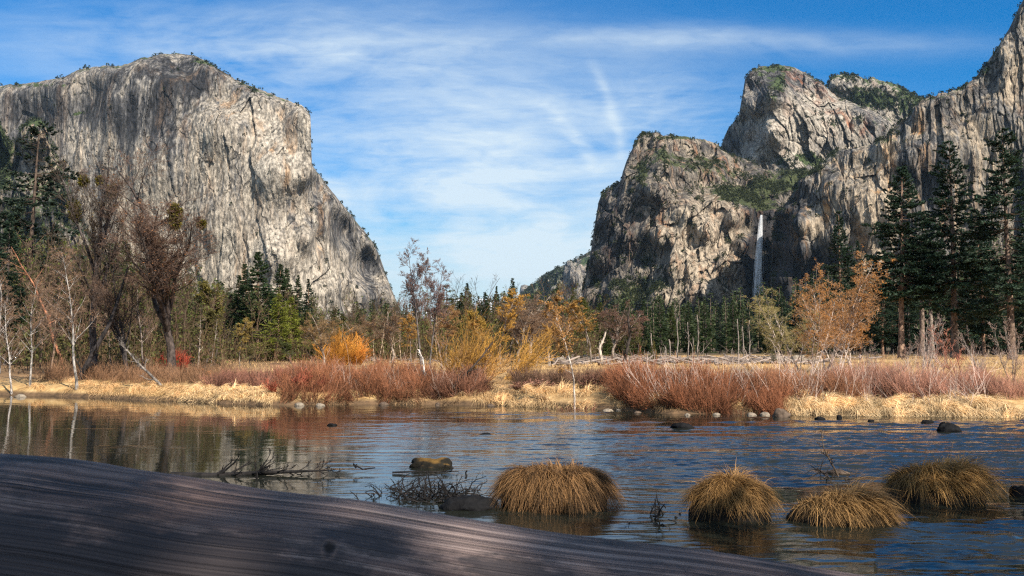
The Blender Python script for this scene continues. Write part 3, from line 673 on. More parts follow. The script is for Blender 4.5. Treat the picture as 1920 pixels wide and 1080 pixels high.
def mat_soil(name, c0, c1):
    m, nt, b = newmat(name); co = geo_co(nt); n = NOISE(nt, co, 9, 6, .65, .3)
    nt.links.new(RAMP(nt, n, [(.35, c0), (.65, c1)]), b.inputs['Base Color']); b.inputs['Roughness'].default_value = .9
    bump(nt, b, n, .8, .05); return m
SOIL = mat_soil('wet_peat', (.005, .0045, .004), (.018, .014, .010))
def tussock(px0, px1, py_base, py_top, seed, label, lean=0.0, up=.25, color=(.30, .215, .11), flatness=.6, n=5200):
    rng = np.random.default_rng(seed)
    xa, d, _ = on_z(px0, py_base); xb, _, _ = on_z(px1, py_base)
    W = xb - xa; cx = (xa + xb) / 2; H = (py_base - py_top) / F * d; dp = W * .40; cy = d + dp
    root = bpy.data.objects.new('grass_tussock', None); COL.objects.link(root); root.location = (cx, cy, 0)
    tag(root, label, 'grass tussock', 'sedge tussocks standing in the river')
    # mound: rounded block of roots
    g = Geo(); nu, nv = 40, 14
    a = np.linspace(0, 2 * pi, nu, endpoint=False)[None]; t = np.linspace(0, 1, nv)[:, None]
    prof = np.cos(t * pi / 2) ** flatness
    r = prof * (1 + .10 * fbm(np.cos(a) * 2 + seed, np.sin(a) * 2 + t, 3, seed))
    x = np.cos(a) * r * W * .40 + lean * t * W * .2; y = np.sin(a) * r * dp * .78; z = np.sin(t * pi / 2) * H * .68 + 0 * a
    z[0] = -.3
    idx = np.arange(nu * nv).reshape(nv, nu)
    g.add(np.stack([x, y, z], -1), np.stack([idx[:-1], np.roll(idx[:-1], -1, 1), np.roll(idx[1:], -1, 1), idx[1:]], -1).reshape(-1, 4))
    OB('root_mound', g.mesh('root_mound', SOIL), root)
    g = Geo()
    a = rng.uniform(0, 2 * pi, n); tt = 1 - rng.uniform(0, 1, n) ** .9 * .70
    rr = np.cos(tt * pi / 2) ** flatness
    lump = 1 + .22 * fbm(np.cos(a) * 2 + seed, np.sin(a) * 2, 3, seed + 21)
    bx = np.cos(a) * rr * W * .40 * lump + lean * tt * W * .2; by = np.sin(a) * rr * dp * .78 * lump; bz = np.sin(tt * pi / 2) * H * .70
    lock = fbm(np.cos(a) * 4.0 + bx * 5, np.sin(a) * 4.0 + by * 5, 3, seed + 3); lock2 = fbm(bx * 14, by * 14 + bz * 9, 2, seed + 4)
    az = np.arctan2(np.sin(a) * (1 + 0 * a), np.cos(a)) + rng.normal(size=n) * .30 + lock * 1.5 + lock2 * .8
    az = az * (1 - .5 * lean)
    L = (H * .34 + .11 * W * rng.uniform(.1, 1, n)) * rng.uniform(.55, 1.2, n) * (1 + .5 * lock2) * (1 + 1.1 * lean * np.clip(np.cos(az), -.3, 1))
    droop = .85 + .45 * rr + rng.normal(size=n) * .16 - up * .3
    upv = up + .42 + rng.normal(size=n) * .20 + lock * .45
    C, S = blades(np.stack([bx, by, bz], 1), az, L, upv, droop, rng.uniform(.007, .015, n), rng, 8)
    tq = np.linspace(0, 1, 8)[None, :] ** 2; bend = (rng.normal(size=n) * .30 * L)[:, None] * tq
    C[..., 0] += -np.sin(az)[:, None] * bend; C[..., 1] += np.cos(az)[:, None] * bend; C[..., 2] += (rng.normal(size=n) * .12 * L)[:, None] * tq
    C[..., 2] = np.maximum(C[..., 2], -.04)
    add_ribbons(g, C, S, np.clip(.42 + lock * .5 + lock2 * .5 + rng.normal(size=n) * .28, .0, 1))
    # dead mat lying every which way on the crown
    k = n // 5; a = rng.uniform(0, 2 * pi, k); rr = rng.uniform(0, 1, k) ** .6
    P = np.stack([np.cos(a) * rr * W * .36 + lean * W * .2, np.sin(a) * rr * dp * .7, H * (.62 + .14 * fbm(a, rr * 3, 2, seed + 30)) * (1 - .25 * rr ** 3)], 1)
    C, S = blades(P, rng.uniform(0, 2 * pi, k), W * rng.uniform(.08, .22, k), rng.uniform(.1, .5, k), rng.uniform(.2, .8, k), rng.uniform(.006, .012, k), rng, 6)
    add_ribbons(g, C, S, rng.uniform(.0, .9, k))
    # loose pale blades on the crown
    k = n // 14
    a = rng.uniform(0, 2 * pi, k); rr = rng.uniform(0, .8, k)
    P = np.stack([np.cos(a) * rr * W * .34 + lean * W * .2, np.sin(a) * rr * dp * .6, H * .60 + 0 * a], 1)
    C, S = blades(P, rng.uniform(0, 2 * pi, k), H * rng.uniform(.25, .6, k), rng.uniform(.3, .9, k), rng.uniform(.1, .9, k), rng.uniform(.005, .011, k), rng, 6)
    add_ribbons(g, C, S, rng.uniform(.5, 1, k))
    OB('blades', g.mesh('blades', GRASS, False), root, color=color)
    return root
tussock(915, 1172, 962, 868, 1, 'largest brown sedge tussock, a flat-topped one just beyond the log', up=.05, color=(.175, .095, .038), flatness=.30, n=8200)
tussock(1288, 1488, 982, 893, 2, 'pointed sedge tussock between the flat-topped one and the lowest one', up=.30, color=(.24, .135, .048), flatness=.8, n=6200)
tussock(1480, 1706, 990, 930, 3, 'lowest sedge tussock with blades swept to the right', lean=.7, up=.2, color=(.23, .135, .052), flatness=.7, n=6200)
tussock(1676, 1906, 950, 872, 4, 'sedge tussock farthest right with stiff pale blades standing on top', lean=.4, up=.32, color=(.29, .165, .055), flatness=.55, n=6600)

# ------------------------------------------------------------------ rocks in the river
def mat_stone(name, c0, c1, wet=True, moss=None):
    m, nt, b = newmat(name); co = geo_co(nt); n = NOISE(nt, co, 6, 7, .65, .3); n2 = NOISE(nt, co, 1.7, 4, .6)
    c = RAMP(nt, n, [(.3, c0), (.7, c1)])
    if moss:
        sp = nt.nodes.new('ShaderNodeSeparateXYZ'); ge = nt.nodes.new('ShaderNodeNewGeometry'); nt.links.new(ge.outputs['Normal'], sp.inputs[0])
        c = MIX(nt, SM(nt, M2(nt, 'ADD', sp.outputs[2], M2(nt, 'MULTIPLY', n2, .8)), 1.12, 1.4), c, moss)
    nt.links.new(c, b.inputs['Base Color']); b.inputs['Roughness'].default_value = .8; b.inputs['Specular IOR Level'].default_value = .08
    bump(nt, b, n, .9, .06); return m
ST_DARK = mat_stone('wet_dark_stone', (.004, .004, .005), (.014, .014, .015))
ST_MOSS = mat_stone('mossy_stone', (.006, .006, .005), (.022, .019, .014), False, (.13, .075, .022))
ST_PALE = mat_stone('pale_stone', (.12, .10, .08), (.33, .28, .22), False)
ST_BROWN = mat_stone('brown_stone', (.05, .035, .028), (.16, .12, .09))
def rock(px, pyb, w, h, seed, mat, label, group=None, name='rock', z=0.0, flat=1.0):
    rng = np.random.default_rng(seed)
    x, d, _ = on_z(px, pyb, z); W = w / F * d; H = h / F * d * .8; nu, nv = 28, 16
    a = np.linspace(0, 2 * pi, nu, endpoint=False)[None]; t = np.linspace(-.35, 1, nv)[:, None] * pi / 2
    X = np.cos(t) * np.cos(a); Yv = np.cos(t) * np.sin(a); Zv = np.sin(t) + 0 * a
    k = 1 + .30 * fbm(X * 1.3 + seed * 3.1, Yv * 1.3 + Zv * 1.1, 3, seed) * 1.3
    p, e = plates(X * 1.6 + seed, Zv * 1.6 + Yv * 1.1, seed); k = k + .16 * p
    idx = np.arange(nu * nv).reshape(nv, nu); g = Geo()
    g.add(np.stack([X * W / 2 * k, Yv * W * .36 * k, Zv * H * k], -1), np.stack([idx[:-1], np.roll(idx[:-1], -1, 1), np.roll(idx[1:], -1, 1), idx[1:]], -1).reshape(-1, 4))
    o = OB(name, g.mesh(name, mat, False), loc=(x, d + W * .36, z)); o.rotation_euler[2] = rng.uniform(-.3, .3)
    return tag(o, label, 'rock', group)
rock(808, 879, 78, 22, 1, ST_MOSS, 'rounded rock with a golden mossy top left of the largest tussock')
rock(876, 958, 105, 32, 2, ST_DARK, 'low dark wet rock touching the left side of the largest tussock')
rock(1282, 803, 40, 12, 3, ST_DARK, 'dark wedge-shaped rock alone in mid-river')
rock(1469, 783, 36, 18, 4, ST_BROWN, 'brown boulder at the end of the straw-covered bank')
rock(1783, 810, 42, 20, 5, ST_DARK, 'largest black rock in the fast water near the right edge')
rock(1743, 794, 24, 8, 6, ST_DARK, 'small dark rock just behind the largest black rock')
rock(1540, 787, 22, 7, 7, ST_DARK, 'flat dark rock in front of the straw-covered bank')
rock(1575, 785, 9, 9, 8, ST_DARK, 'small upright dark stone right of the flat dark rock')
rock(1635, 791, 11, 5, 9, ST_DARK, 'small dark stone alone between the upright stone and the big black rock')
rock(622, 798, 17, 5, 10, ST_DARK, 'tiny dark rock barely above the water in the left half')
rock(911, 815, 20, 4, 11, ST_DARK, 'tiny flat dark rock in the bright riffle')
rock(1580, 893, 40, 12, 12, ST_BROWN, 'reddish rock behind the driftwood twigs between tussocks')
rock(1916, 930, 30, 24, 13, ST_DARK, 'dark rock cut by the right edge beside the far tussock')
rock(35, 745, 20, 7, 14, ST_PALE, 'pale grey stone at the water line under the white trunks', 'pale stones along the far water line')
prng = np.random.default_rng(8)
for i, (px, w, h, lab) in enumerate(((920, 12, 5, 'dark stone by the water twigs in front of the leaning willow'), (1140, 18, 6, 'pale stone at the water line right of the small drowned bush'),
        (1160, 12, 4, 'small brown stone beside the pale stone near the drowned bush'), (1195, 14, 5, 'small stone just left of the red thicket waterline'),
        (1290, 12, 5, 'pale stone under the left part of the red thicket'), (1345, 14, 6, 'pale stone under the middle of the red thicket'),
        (1410, 16, 6, 'rounded pale stone under the right part of the red thicket'), (1436, 18, 7, 'largest pale stone just left of the brown boulder'),
        (820, 9, 7, 'small orange-brown stone at the foot of the leaning willow'), (600, 16, 6, 'small pale stone below the left red thicket'), (560, 20, 7, 'pale stone at the right end of the low straw bank'), (720, 18, 7, 'stone on the water line below the two bare cottonwoods'))):
    yb = np.interp(px, [p[0] for p in bank_px], [p[1] for p in bank_px])
    rock(px, yb + 1 + prng.uniform(0, 3), w, h, 30 + i, ST_PALE if 'pale' in lab else ST_BROWN, lab, 'stones along the far water line')

# ------------------------------------------------------------------ straw on the banks and meadow
def straw_bank(x0, x1, n, seed, s0=-.1, s1=1.6, color=(.74, .54, .30), L0=.25, L1=.5, name='bank_grass', lab='', gate=None, wid=(.010, .022)):
    rng = np.random.default_rng(seed); x = rng.uniform(x0, x1, n); s = rng.uniform(s0, s1, n)
    tuft = fbm(x / .55, s / .5, 3, seed + 1)
    if gate is not None:
        k = gate(x, s, rng); x, s, tuft = x[k], s[k], tuft[k]; n = len(x)
    y = bank_y(x) + s; z = ground_z(x, y) + .03
    t2 = fbm(x / .22, s / .3, 2, seed + 2)
    az = -pi / 2 + rng.normal(size=n) * .40 + tuft * 3.0 + t2 * 1.2
    C, S = blades(np.stack([x, y, z], 1), az, rng.uniform(L0, L1, n) * (1 + .6 * tuft), .50 + .3 * rng.random(n) + tuft * .7 + t2 * .3, .65 + .5 * rng.random(n), rng.uniform(*wid, n), rng, 6)
    C[..., 2] = np.maximum(C[..., 2], -.03)
    g = Geo(); add_ribbons(g, C, S, np.clip(.5 + tuft * .6 + t2 * .4 + rng.normal(size=n) * .22, .0, 1))
    return tag(OB(name, g.mesh(name, GRASS, False), color=color), lab, 'grass', None, 'stuff')
def pxx(px, py=760): return on_z(px, py)[0]
straw_bank(pxx(340, 752), pxx(512, 760), 7000, 1, 0, 2.3, lab='low mat of pale straw on the bank below the left thicket', gate=lambda x, s, r: fbm(x / 1.2, s / 1.2, 3, 85) > -.42)
straw_bank(pxx(30, 742), pxx(345, 752), 8000, 2, 0, 2.3, L0=.2, L1=.45, color=(.64, .43, .22), lab='pale dry grass hanging over the bank under the bare trees', gate=lambda x, s, r: fbm(x / 1.4, s / .8, 3, 81) > (-.30 + .35 * (x < pxx(170, 743))))
straw_bank(pxx(512, 760), pxx(900, 760), 6500, 3, -.1, 1.6, color=(.40, .26, .14), lab='patchy straw tufts along the bank below the red thicket', gate=lambda x, s, r: fbm(x / 1.1, s / 2, 3, 77) > .08)
straw_bank(pxx(890, 760), pxx(1175, 770), 14000, 4, -.1, 3.6, color=(.70, .49, .26), L0=.32, L1=.7, lab='shaggy golden grass mound on the bank in the middle', gate=lambda x, s, r: fbm(x / .9, s / .9, 3, 83) > -.30)
straw_bank(pxx(1484, 779), pxx(1910, 783), 16000, 5, -.2, 1.7, color=(.70, .52, .30), L0=.3, L1=.62, lab='long roll of combed pale straw on the right bank', gate=lambda x, s, r: (fbm(x / 1.2, s * .5, 3, 79) > -.34))
straw_bank(pxx(1175, 770), pxx(1490, 779), 6000, 6, -.1, 1.6, color=(.40, .26, .13), lab='thin dry grass on the stony bank under the red thicket', gate=lambda x, s, r: fbm(x / 1.0, s / 1.5, 3, 78) > -.15)
def meadow():
    rng = np.random.default_rng(21); n = 60000
    d = 34 * (160 / 34) ** rng.random(n); u = rng.uniform(-.30, .62, n); x = u * d; s = d - bank_y(x)
    k = (s > 1.5) & ((u > -.12) | (rng.random(n) < .6)); x, d, s = x[k], d[k], s[k]; n = len(x)
    z = ground_z(x, d); tuft = fbm(x / 3, d / 3, 3, 31)
    L = rng.uniform(.12, .38, n) * (1 + tuft * .6)
    C, S = blades(np.stack([x, d, z], 1), rng.uniform(0, 2 * pi, n), L, rng.uniform(.6, 1.0, n), rng.uniform(.0, .5, n), .012 * d / 40 * rng.uniform(.8, 1.6, n), rng, 3)
    g = Geo(); add_ribbons(g, C, S, np.clip(.5 + tuft * .5 + rng.normal(size=n) * .2, .03, 1))
    tag(OB('meadow_grass', g.mesh('meadow_grass', GRASS, False), color=(.50, .33, .155)), 'golden dry grass covering the meadow beyond the river', 'grass', None, 'stuff')
meadow()

# ------------------------------------------------------------------ the log in front
def mat_log():
    m, nt, b = newmat('weathered_log'); cb = nt.nodes.new('ShaderNodeCombineXYZ'); nt.links.new(attr(nt, 'along'), cb.inputs[0]); nt.links.new(attr(nt, 'around'), cb.inputs[1]); co = cb.outputs[0]
    a = NOISE(nt, co, 1.0, 5, .62, 0, (.10, 62, 1)); a2 = NOISE(nt, co, 1.0, 4, .65, 0, (.45, 260, 1)); big = NOISE(nt, co, 2.2, 4, .55, .3, (.8, 1, 1))
    ck = NOISE(nt, co, 1.0, 4, .55, .0, (.12, 16, 1), (3, 2, 1)); ckm = NOISE(nt, co, 1.0, 2, .5, 0, (1.5, 4, 4), (9, 2, 1))
    crack = M2(nt, 'MULTIPLY', SM(nt, M2(nt, 'ABSOLUTE', M2(nt, 'SUBTRACT', ck, .5)), .010, .0), SM(nt, ckm, .44, .54))
    ck2 = NOISE(nt, co, 1.0, 4, .6, .0, (.2, 60, 1), (1, 7, 3)); crack2 = SM(nt, M2(nt, 'ABSOLUTE', M2(nt, 'SUBTRACT', ck2, .5)), .020, .0)
    c = RAMP(nt, a, [(.30, (.15, .112, .104)), (.48, (.25, .192, .176)), (.68, (.37, .295, .27))])
    c = MIX(nt, SM(nt, a2, .44, .58), c, MIX(nt, 1.0, c, (.52, .48, .48), 'MULTIPLY'))
    c = MIX(nt, SM(nt, big, .35, .65), c, MIX(nt, 1.0, c, (.66, .56, .50), 'MULTIPLY'))
    # dappled branch shade and the darker flank, painted into the colour as mottles
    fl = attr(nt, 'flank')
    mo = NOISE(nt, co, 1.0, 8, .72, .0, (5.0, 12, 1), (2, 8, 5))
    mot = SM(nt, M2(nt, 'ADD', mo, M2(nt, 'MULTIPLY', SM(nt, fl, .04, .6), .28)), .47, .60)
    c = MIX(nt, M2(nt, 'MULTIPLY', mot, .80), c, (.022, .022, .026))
    c = MIX(nt, M2(nt, 'MULTIPLY', crack2, .6), c, (.03, .022, .02)); c = MIX(nt, crack, c, (.012, .010, .010))
    kn = attr(nt, 'knot'); c = MIX(nt, SM(nt, kn, .25, .7), c, (.015, .011, .010)); c = MIX(nt, M2(nt, 'MULTIPLY', M2(nt, 'MULTIPLY', SM(nt, kn, .02, .12), .35), SM(nt, kn, .3, .2)), c, (.20, .13, .10))
    nt.links.new(c, b.inputs['Base Color']); b.inputs['Roughness'].default_value = .65
    h = M2(nt, 'ADD', M2(nt, 'MULTIPLY', a, .006), M2(nt, 'SUBTRACT', M2(nt, 'MULTIPLY', a2, .004), M2(nt, 'ADD', M2(nt, 'MULTIPLY', crack, .004), M2(nt, 'MULTIPLY', crack2, .002))))
    bump(nt, b, h, 1.0, 1.0); return m
def make_log():
    # top outline of the log, each point with the distance of the wood there
    S = [(-420, 838, 1.62), (-200, 842, 1.56), (0, 850, 1.50), (100, 857, 1.47), (190, 868, 1.445), (240, 880, 1.43), (330, 890, 1.41), (420, 905, 1.385), (500, 919, 1.37), (620, 932, 1.35), (700, 941, 1.34), (800, 958, 1.325),
         (900, 976, 1.31), (1000, 992, 1.30), (1120, 1008, 1.29), (1280, 1024, 1.28), (1400, 1042, 1.27), (1500, 1060, 1.265), (1640, 1082, 1.26), (1850, 1120, 1.26), (2200, 1190, 1.27)]
    S = np.array(S, float); u = np.linspace(0, 1, 420)
    L = (S[:, 0] - S[0, 0]) / (S[-1, 0] - S[0, 0])
    px = np.interp(u, L, S[:, 0]); py = np.interp(u, L, S[:, 1]); d = np.interp(u, L, S[:, 2])
    kern = np.hanning(31); kern /= kern.sum()
    def sm(a): return np.convolve(np.pad(a, 15, 'edge'), kern, 'valid')
    py = sm(py) + .25 * fbm(u * 60, u * 0, 3, 5); d = sm(d)
    R = .30 + .02 * np.sin(u * 5 + 1)
    a, b = ray(px, py); top = np.stack([a * d, d, EYE + b * d], 1)
    dirv = nrm(top - np.array([0, 0, EYE]))
    Tn = nrm(np.gradient(top, axis=0)); up = np.cross(Tn, dirv); up *= np.sign(up[:, 2:3]); up = nrm(up); kb_ = np.hanning(141); kb_ /= kb_.sum()
    up = nrm(np.stack([np.convolve(np.pad(up[:, c], 70, 'edge'), kb_, 'valid') for c in range(3)], 1)); Tn = nrm(np.stack([np.convolve(np.pad(Tn[:, c], 70, 'edge'), kb_, 'valid') for c in range(3)], 1))
    cen = top - nrm(up) * R[:, None]
    nu = 150; an = np.linspace(0, 2 * pi, nu, endpoint=False)
    fw = np.cross(Tn, nrm(up))
    Rn = R[:, None] * (1 + .007 * fbm(u[:, None] * 5 + 0 * an, np.cos(an)[None] * 1.6 + u[:, None] * 2, 3, 6) + .003 * fbm(u[:, None] * 3 + 0 * an, an[None] * 9, 3, 8))
    knot = np.zeros((len(u), nu))
    V = cen[:, None] + Rn[..., None] * (nrm(up)[:, None] * np.cos(an)[None, :, None] + fw[:, None] * np.sin(an)[None, :, None])
    # knots, found by the pixel they show at
    for (kx, ky, kr) in ((618, 1030, .0058), (700, 905, .0), (1310, 1030, .0)):
        if kr == 0: continue
        kk, kb = ray(kx, ky); dv = nrm(np.array([[float(kk), 1, float(kb)]]))[0]
        rel = V - np.array([0, 0, EYE]); al = rel @ dv; off = np.linalg.norm(rel - al[..., None] * dv, axis=-1) + (al > 1.6) * 9
        knot = np.maximum(knot, np.exp(-(off / (kr * (1 + .5 * vn(V[..., 0] * 60, V[..., 2] * 60, 3)))) ** 3)); bulge = np.exp(-(off / (kr * 2.6)) ** 2) * kr * .45 - np.exp(-(off / (kr * .8)) ** 2) * kr * .8
        V = V + bulge[..., None] * (nrm(up)[:, None] * np.cos(an)[None, :, None] + fw[:, None] * np.sin(an)[None, :, None])
    idx = np.arange(len(u) * nu).reshape(len(u), nu)
    q = np.stack([idx[:-1], np.roll(idx[:-1], -1, 1), np.roll(idx[1:], -1, 1), idx[1:]], -1).reshape(-1, 4)
    # local frame along the axis, so the grain runs with the wood
    ax = nrm((cen[-1] - cen[0])[None])[0]; o0 = cen[0].copy()
    ez = nrm(np.cross(np.cross(ax, [0, 0, 1.0]), ax)[None])[0]; ey = np.cross(ez, ax)
    Mx = np.stack([ax, ey, ez], 1)
    Vl = (V - o0) @ Mx
    cl = (cen - o0) @ Mx
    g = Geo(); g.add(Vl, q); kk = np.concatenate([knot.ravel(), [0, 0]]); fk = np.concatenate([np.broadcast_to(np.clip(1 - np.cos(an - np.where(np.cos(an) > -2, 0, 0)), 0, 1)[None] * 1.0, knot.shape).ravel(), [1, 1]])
    g.add(cl[[0]]); g.add(cl[[-1]]); nV = len(u) * nu
    j = np.arange(nu); g.n = 0
    g.t.append(np.stack([j, np.full(nu, nV), np.roll(j, -1)], 1)); g.t.append(np.stack([(len(u) - 1) * nu + j, (len(u) - 1) * nu + np.roll(j, -1), np.full(nu, nV + 1)], 1))
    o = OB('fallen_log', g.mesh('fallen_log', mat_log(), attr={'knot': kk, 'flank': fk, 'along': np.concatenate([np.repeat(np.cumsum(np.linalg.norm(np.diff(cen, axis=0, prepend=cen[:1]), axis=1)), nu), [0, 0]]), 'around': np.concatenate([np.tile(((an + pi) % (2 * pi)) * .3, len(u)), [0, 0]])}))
    M4 = mathutils.Matrix([[*Mx[0], o0[0]], [*Mx[1], o0[1]], [*Mx[2], o0[2]], [0, 0, 0, 1]]); o.matrix_world = M4
    tag(o, 'thick weathered grey log lying across the foreground', 'log')
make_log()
# ------------------------------------------------------------------ tree generators (unit: metres, base at the origin)
def rot_about(v, ax, ang):
    c = np.cos(ang)[..., None]; s = np.sin(ang)[..., None]
    return v * c + np.cross(ax, v) * s + ax * (ax * v).sum(-1, keepdims=True) * (1 - c)
def children(P, R, Ln, k, t0, t1, ang, ratio, n, up, wob, rng, rr=.6, taper=.25, tfall=.5):
    """k side branches from every polyline of P (m,n0,3)."""
    m, n0, _ = P.shape; t = np.sort(rng.uniform(t0, t1, (m, k)), 1); f = t * (n0 - 1); i = np.minimum(f.astype(int), n0 - 2); fr = (f - i)[..., None]
    mi = np.arange(m)[:, None]
    base = P[mi, i] * (1 - fr) + P[mi, i + 1] * fr; T = nrm(P[mi, i + 1] - P[mi, i])
    r0 = (R[mi, i] * (1 - fr[..., 0]) + R[mi, i + 1] * fr[..., 0]) * rr
    base = base.reshape(-1, 3); T = T.reshape(-1, 3); r0 = r0.reshape(-1); tt = t.reshape(-1)
    q = nrm(np.cross(T, rdir(len(T), rng))); a = rng.uniform(ang[0], ang[1], len(T))
    D = rot_about(T, q, a)
    L = np.repeat(Ln, k) * ratio * (1 - tfall * tt) * rng.uniform(.6, 1.15, len(T))
    return grow(base, D, L, r0, n, up, wob, rng, taper) + (L,)
def grow(base, D, L, r0, n, up, wob, rng, taper=.25):
    m = len(base); P = np.zeros((m, n, 3)); P[:, 0] = base; d = D.copy(); st = (L / (n - 1))[:, None]
    for j in range(1, n):
        d = nrm(d + np.array([0, 0, up]) / n + rng.normal(size=(m, 3)) * wob)
        P[:, j] = P[:, j - 1] + d * st
    R = r0[:, None] * np.linspace(1, taper, n)[None]
    return P, R
def trunk_line(H, r, n, rng, wob=.03, lean=(0, 0)):
    return grow(np.zeros((1, 3)), nrm(np.array([[lean[0], lean[1], 1.0]])), np.array([H * 1.0]), np.array([r]), n, .25, wob, rng, .12)

def conifer(H, seed, crown0=.15, wid=.19, whorls=70, dens=16, gap=.15, droop=.25, tuft=.42, dead=8, topf=.85, trunk_r=None, asp=.34):
    """returns (trunk mesh, crown mesh)"""
    rng = np.random.default_rng(seed)
    g = Geo(); P, R = trunk_line(H, trunk_r or H * .013, 14, rng, .008); R = R * 1.0; R[:, -1] = .02
    R[:, 0] *= 1.35; tubes(g, P, R, 8)
    m = int(whorls * 4); t = crown0 + (1 - crown0) * rng.uniform(0, 1, m) ** .92
    lay = np.round(t * whorls * .55) / (whorls * .55); t = np.where(rng.random(m) < .7, lay + rng.normal(size=m) * .004, t); t = np.clip(t, crown0 * .95, .995)
    az = rng.uniform(0, 2 * pi, m)
    rel = (1 - t) / (1 - crown0)
    L = H * wid * (np.clip(rel, 0, 1) ** topf) * rng.uniform(.55, 1.1, m) + H * .012
    L *= np.where((rel > .85), .75, 1)
    lob = fbm(az / 1.1 + seed, t * 9, 2, seed + 2); L *= 1 + .55 * lob
    keep = fbm(az * .8 + 5, t * 12 + seed, 2, seed + 4) > -.75 + gap; t, az, L, rel = t[keep], az[keep], L[keep], rel[keep]; m = len(t)
    f = t * 13; i = np.minimum(f.astype(int), 12); fr = (f - i)[:, None]
    B = P[0, i] * (1 - fr) + P[0, i + 1] * fr
    el = np.interp(rel, [0, .3, 1], [.85, .25, -.18]) + rng.normal(size=m) * .10
    D = np.stack([np.cos(az) * np.cos(el), np.sin(az) * np.cos(el), np.sin(el)], 1)
    n = 5; tt = np.linspace(0, 1, n)[None, :, None]
    BP = B[:, None] + D[:, None] * L[:, None, None] * tt + np.array([0, 0, 1.0]) * (L[:, None, None] * (-droop * tt + (droop * .75) * tt * tt) * 1.3)
    gc = Geo(); tubes(g, BP, (L * .012 + .008)[:, None] * np.linspace(1, .3, n)[None], 3)
    # needle sprays
    k = np.maximum(3, (L / (H * wid) * dens * 1.6 + 2).astype(int)); ix = np.repeat(np.arange(m), k); q = len(ix)
    s = rng.uniform(.22, 1.0, q) ** .75; f = s * (n - 1); i = np.minimum(f.astype(int), n - 2); fr = (f - i)[:, None]
    C = BP[ix, i] * (1 - fr) + BP[ix, i + 1] * fr
    side = nrm(np.cross(D[ix], [0, 0, 1.0])); w = L[ix] * .26 * np.sin(np.clip(s, 0, 1) * pi * .85) * rng.uniform(-1, 1, q)
    C = C + side * w[:, None] - np.array([0, 0, 1.0]) * (np.abs(w) * .15 + rng.uniform(0, .12, q))[:, None]
    rep = 5; C = np.repeat(C, rep, 0); d0 = np.repeat(D[ix] * .8 + side * (np.sign(w) * .5)[:, None], rep, 0)
    dv = nrm(d0 + rng.normal(size=C.shape) * .55 + np.array([0, 0, .10]))
    sz = tuft * (.6 + .4 * np.repeat(rel[ix], rep)) * rng.uniform(.6, 1.25, len(C)) * (H / 20) ** .3
    shade = np.clip(.55 + .5 * np.repeat(fbm(az[ix] * 1.5, t[ix] * 14, 2, seed + 9), rep) + rng.normal(size=len(C)) * .2, .02, 1)
    leaves(gc, C - dv * sz[:, None] * .3, dv, sz, asp, shade)
    if dead:
        a2 = rng.uniform(0, 2 * pi, dead); z = rng.uniform(.25 * crown0 + .05, max(crown0, .2), dead)
        Dd = np.stack([np.cos(a2), np.sin(a2), -.15 + 0 * a2], 1); f = z * 13; i = f.astype(int)
        b2, r2 = grow(P[0, i] + (P[0, i + 1] - P[0, i]) * (f - i)[:, None], nrm(Dd), H * wid * rng.uniform(.15, .5, dead), np.full(dead, H * .0016), 4, -.1, .1, rng); tubes(g, b2, r2, 3)
    return g.mesh('trunk', BARK), gc.mesh('crown', LEAF, False)

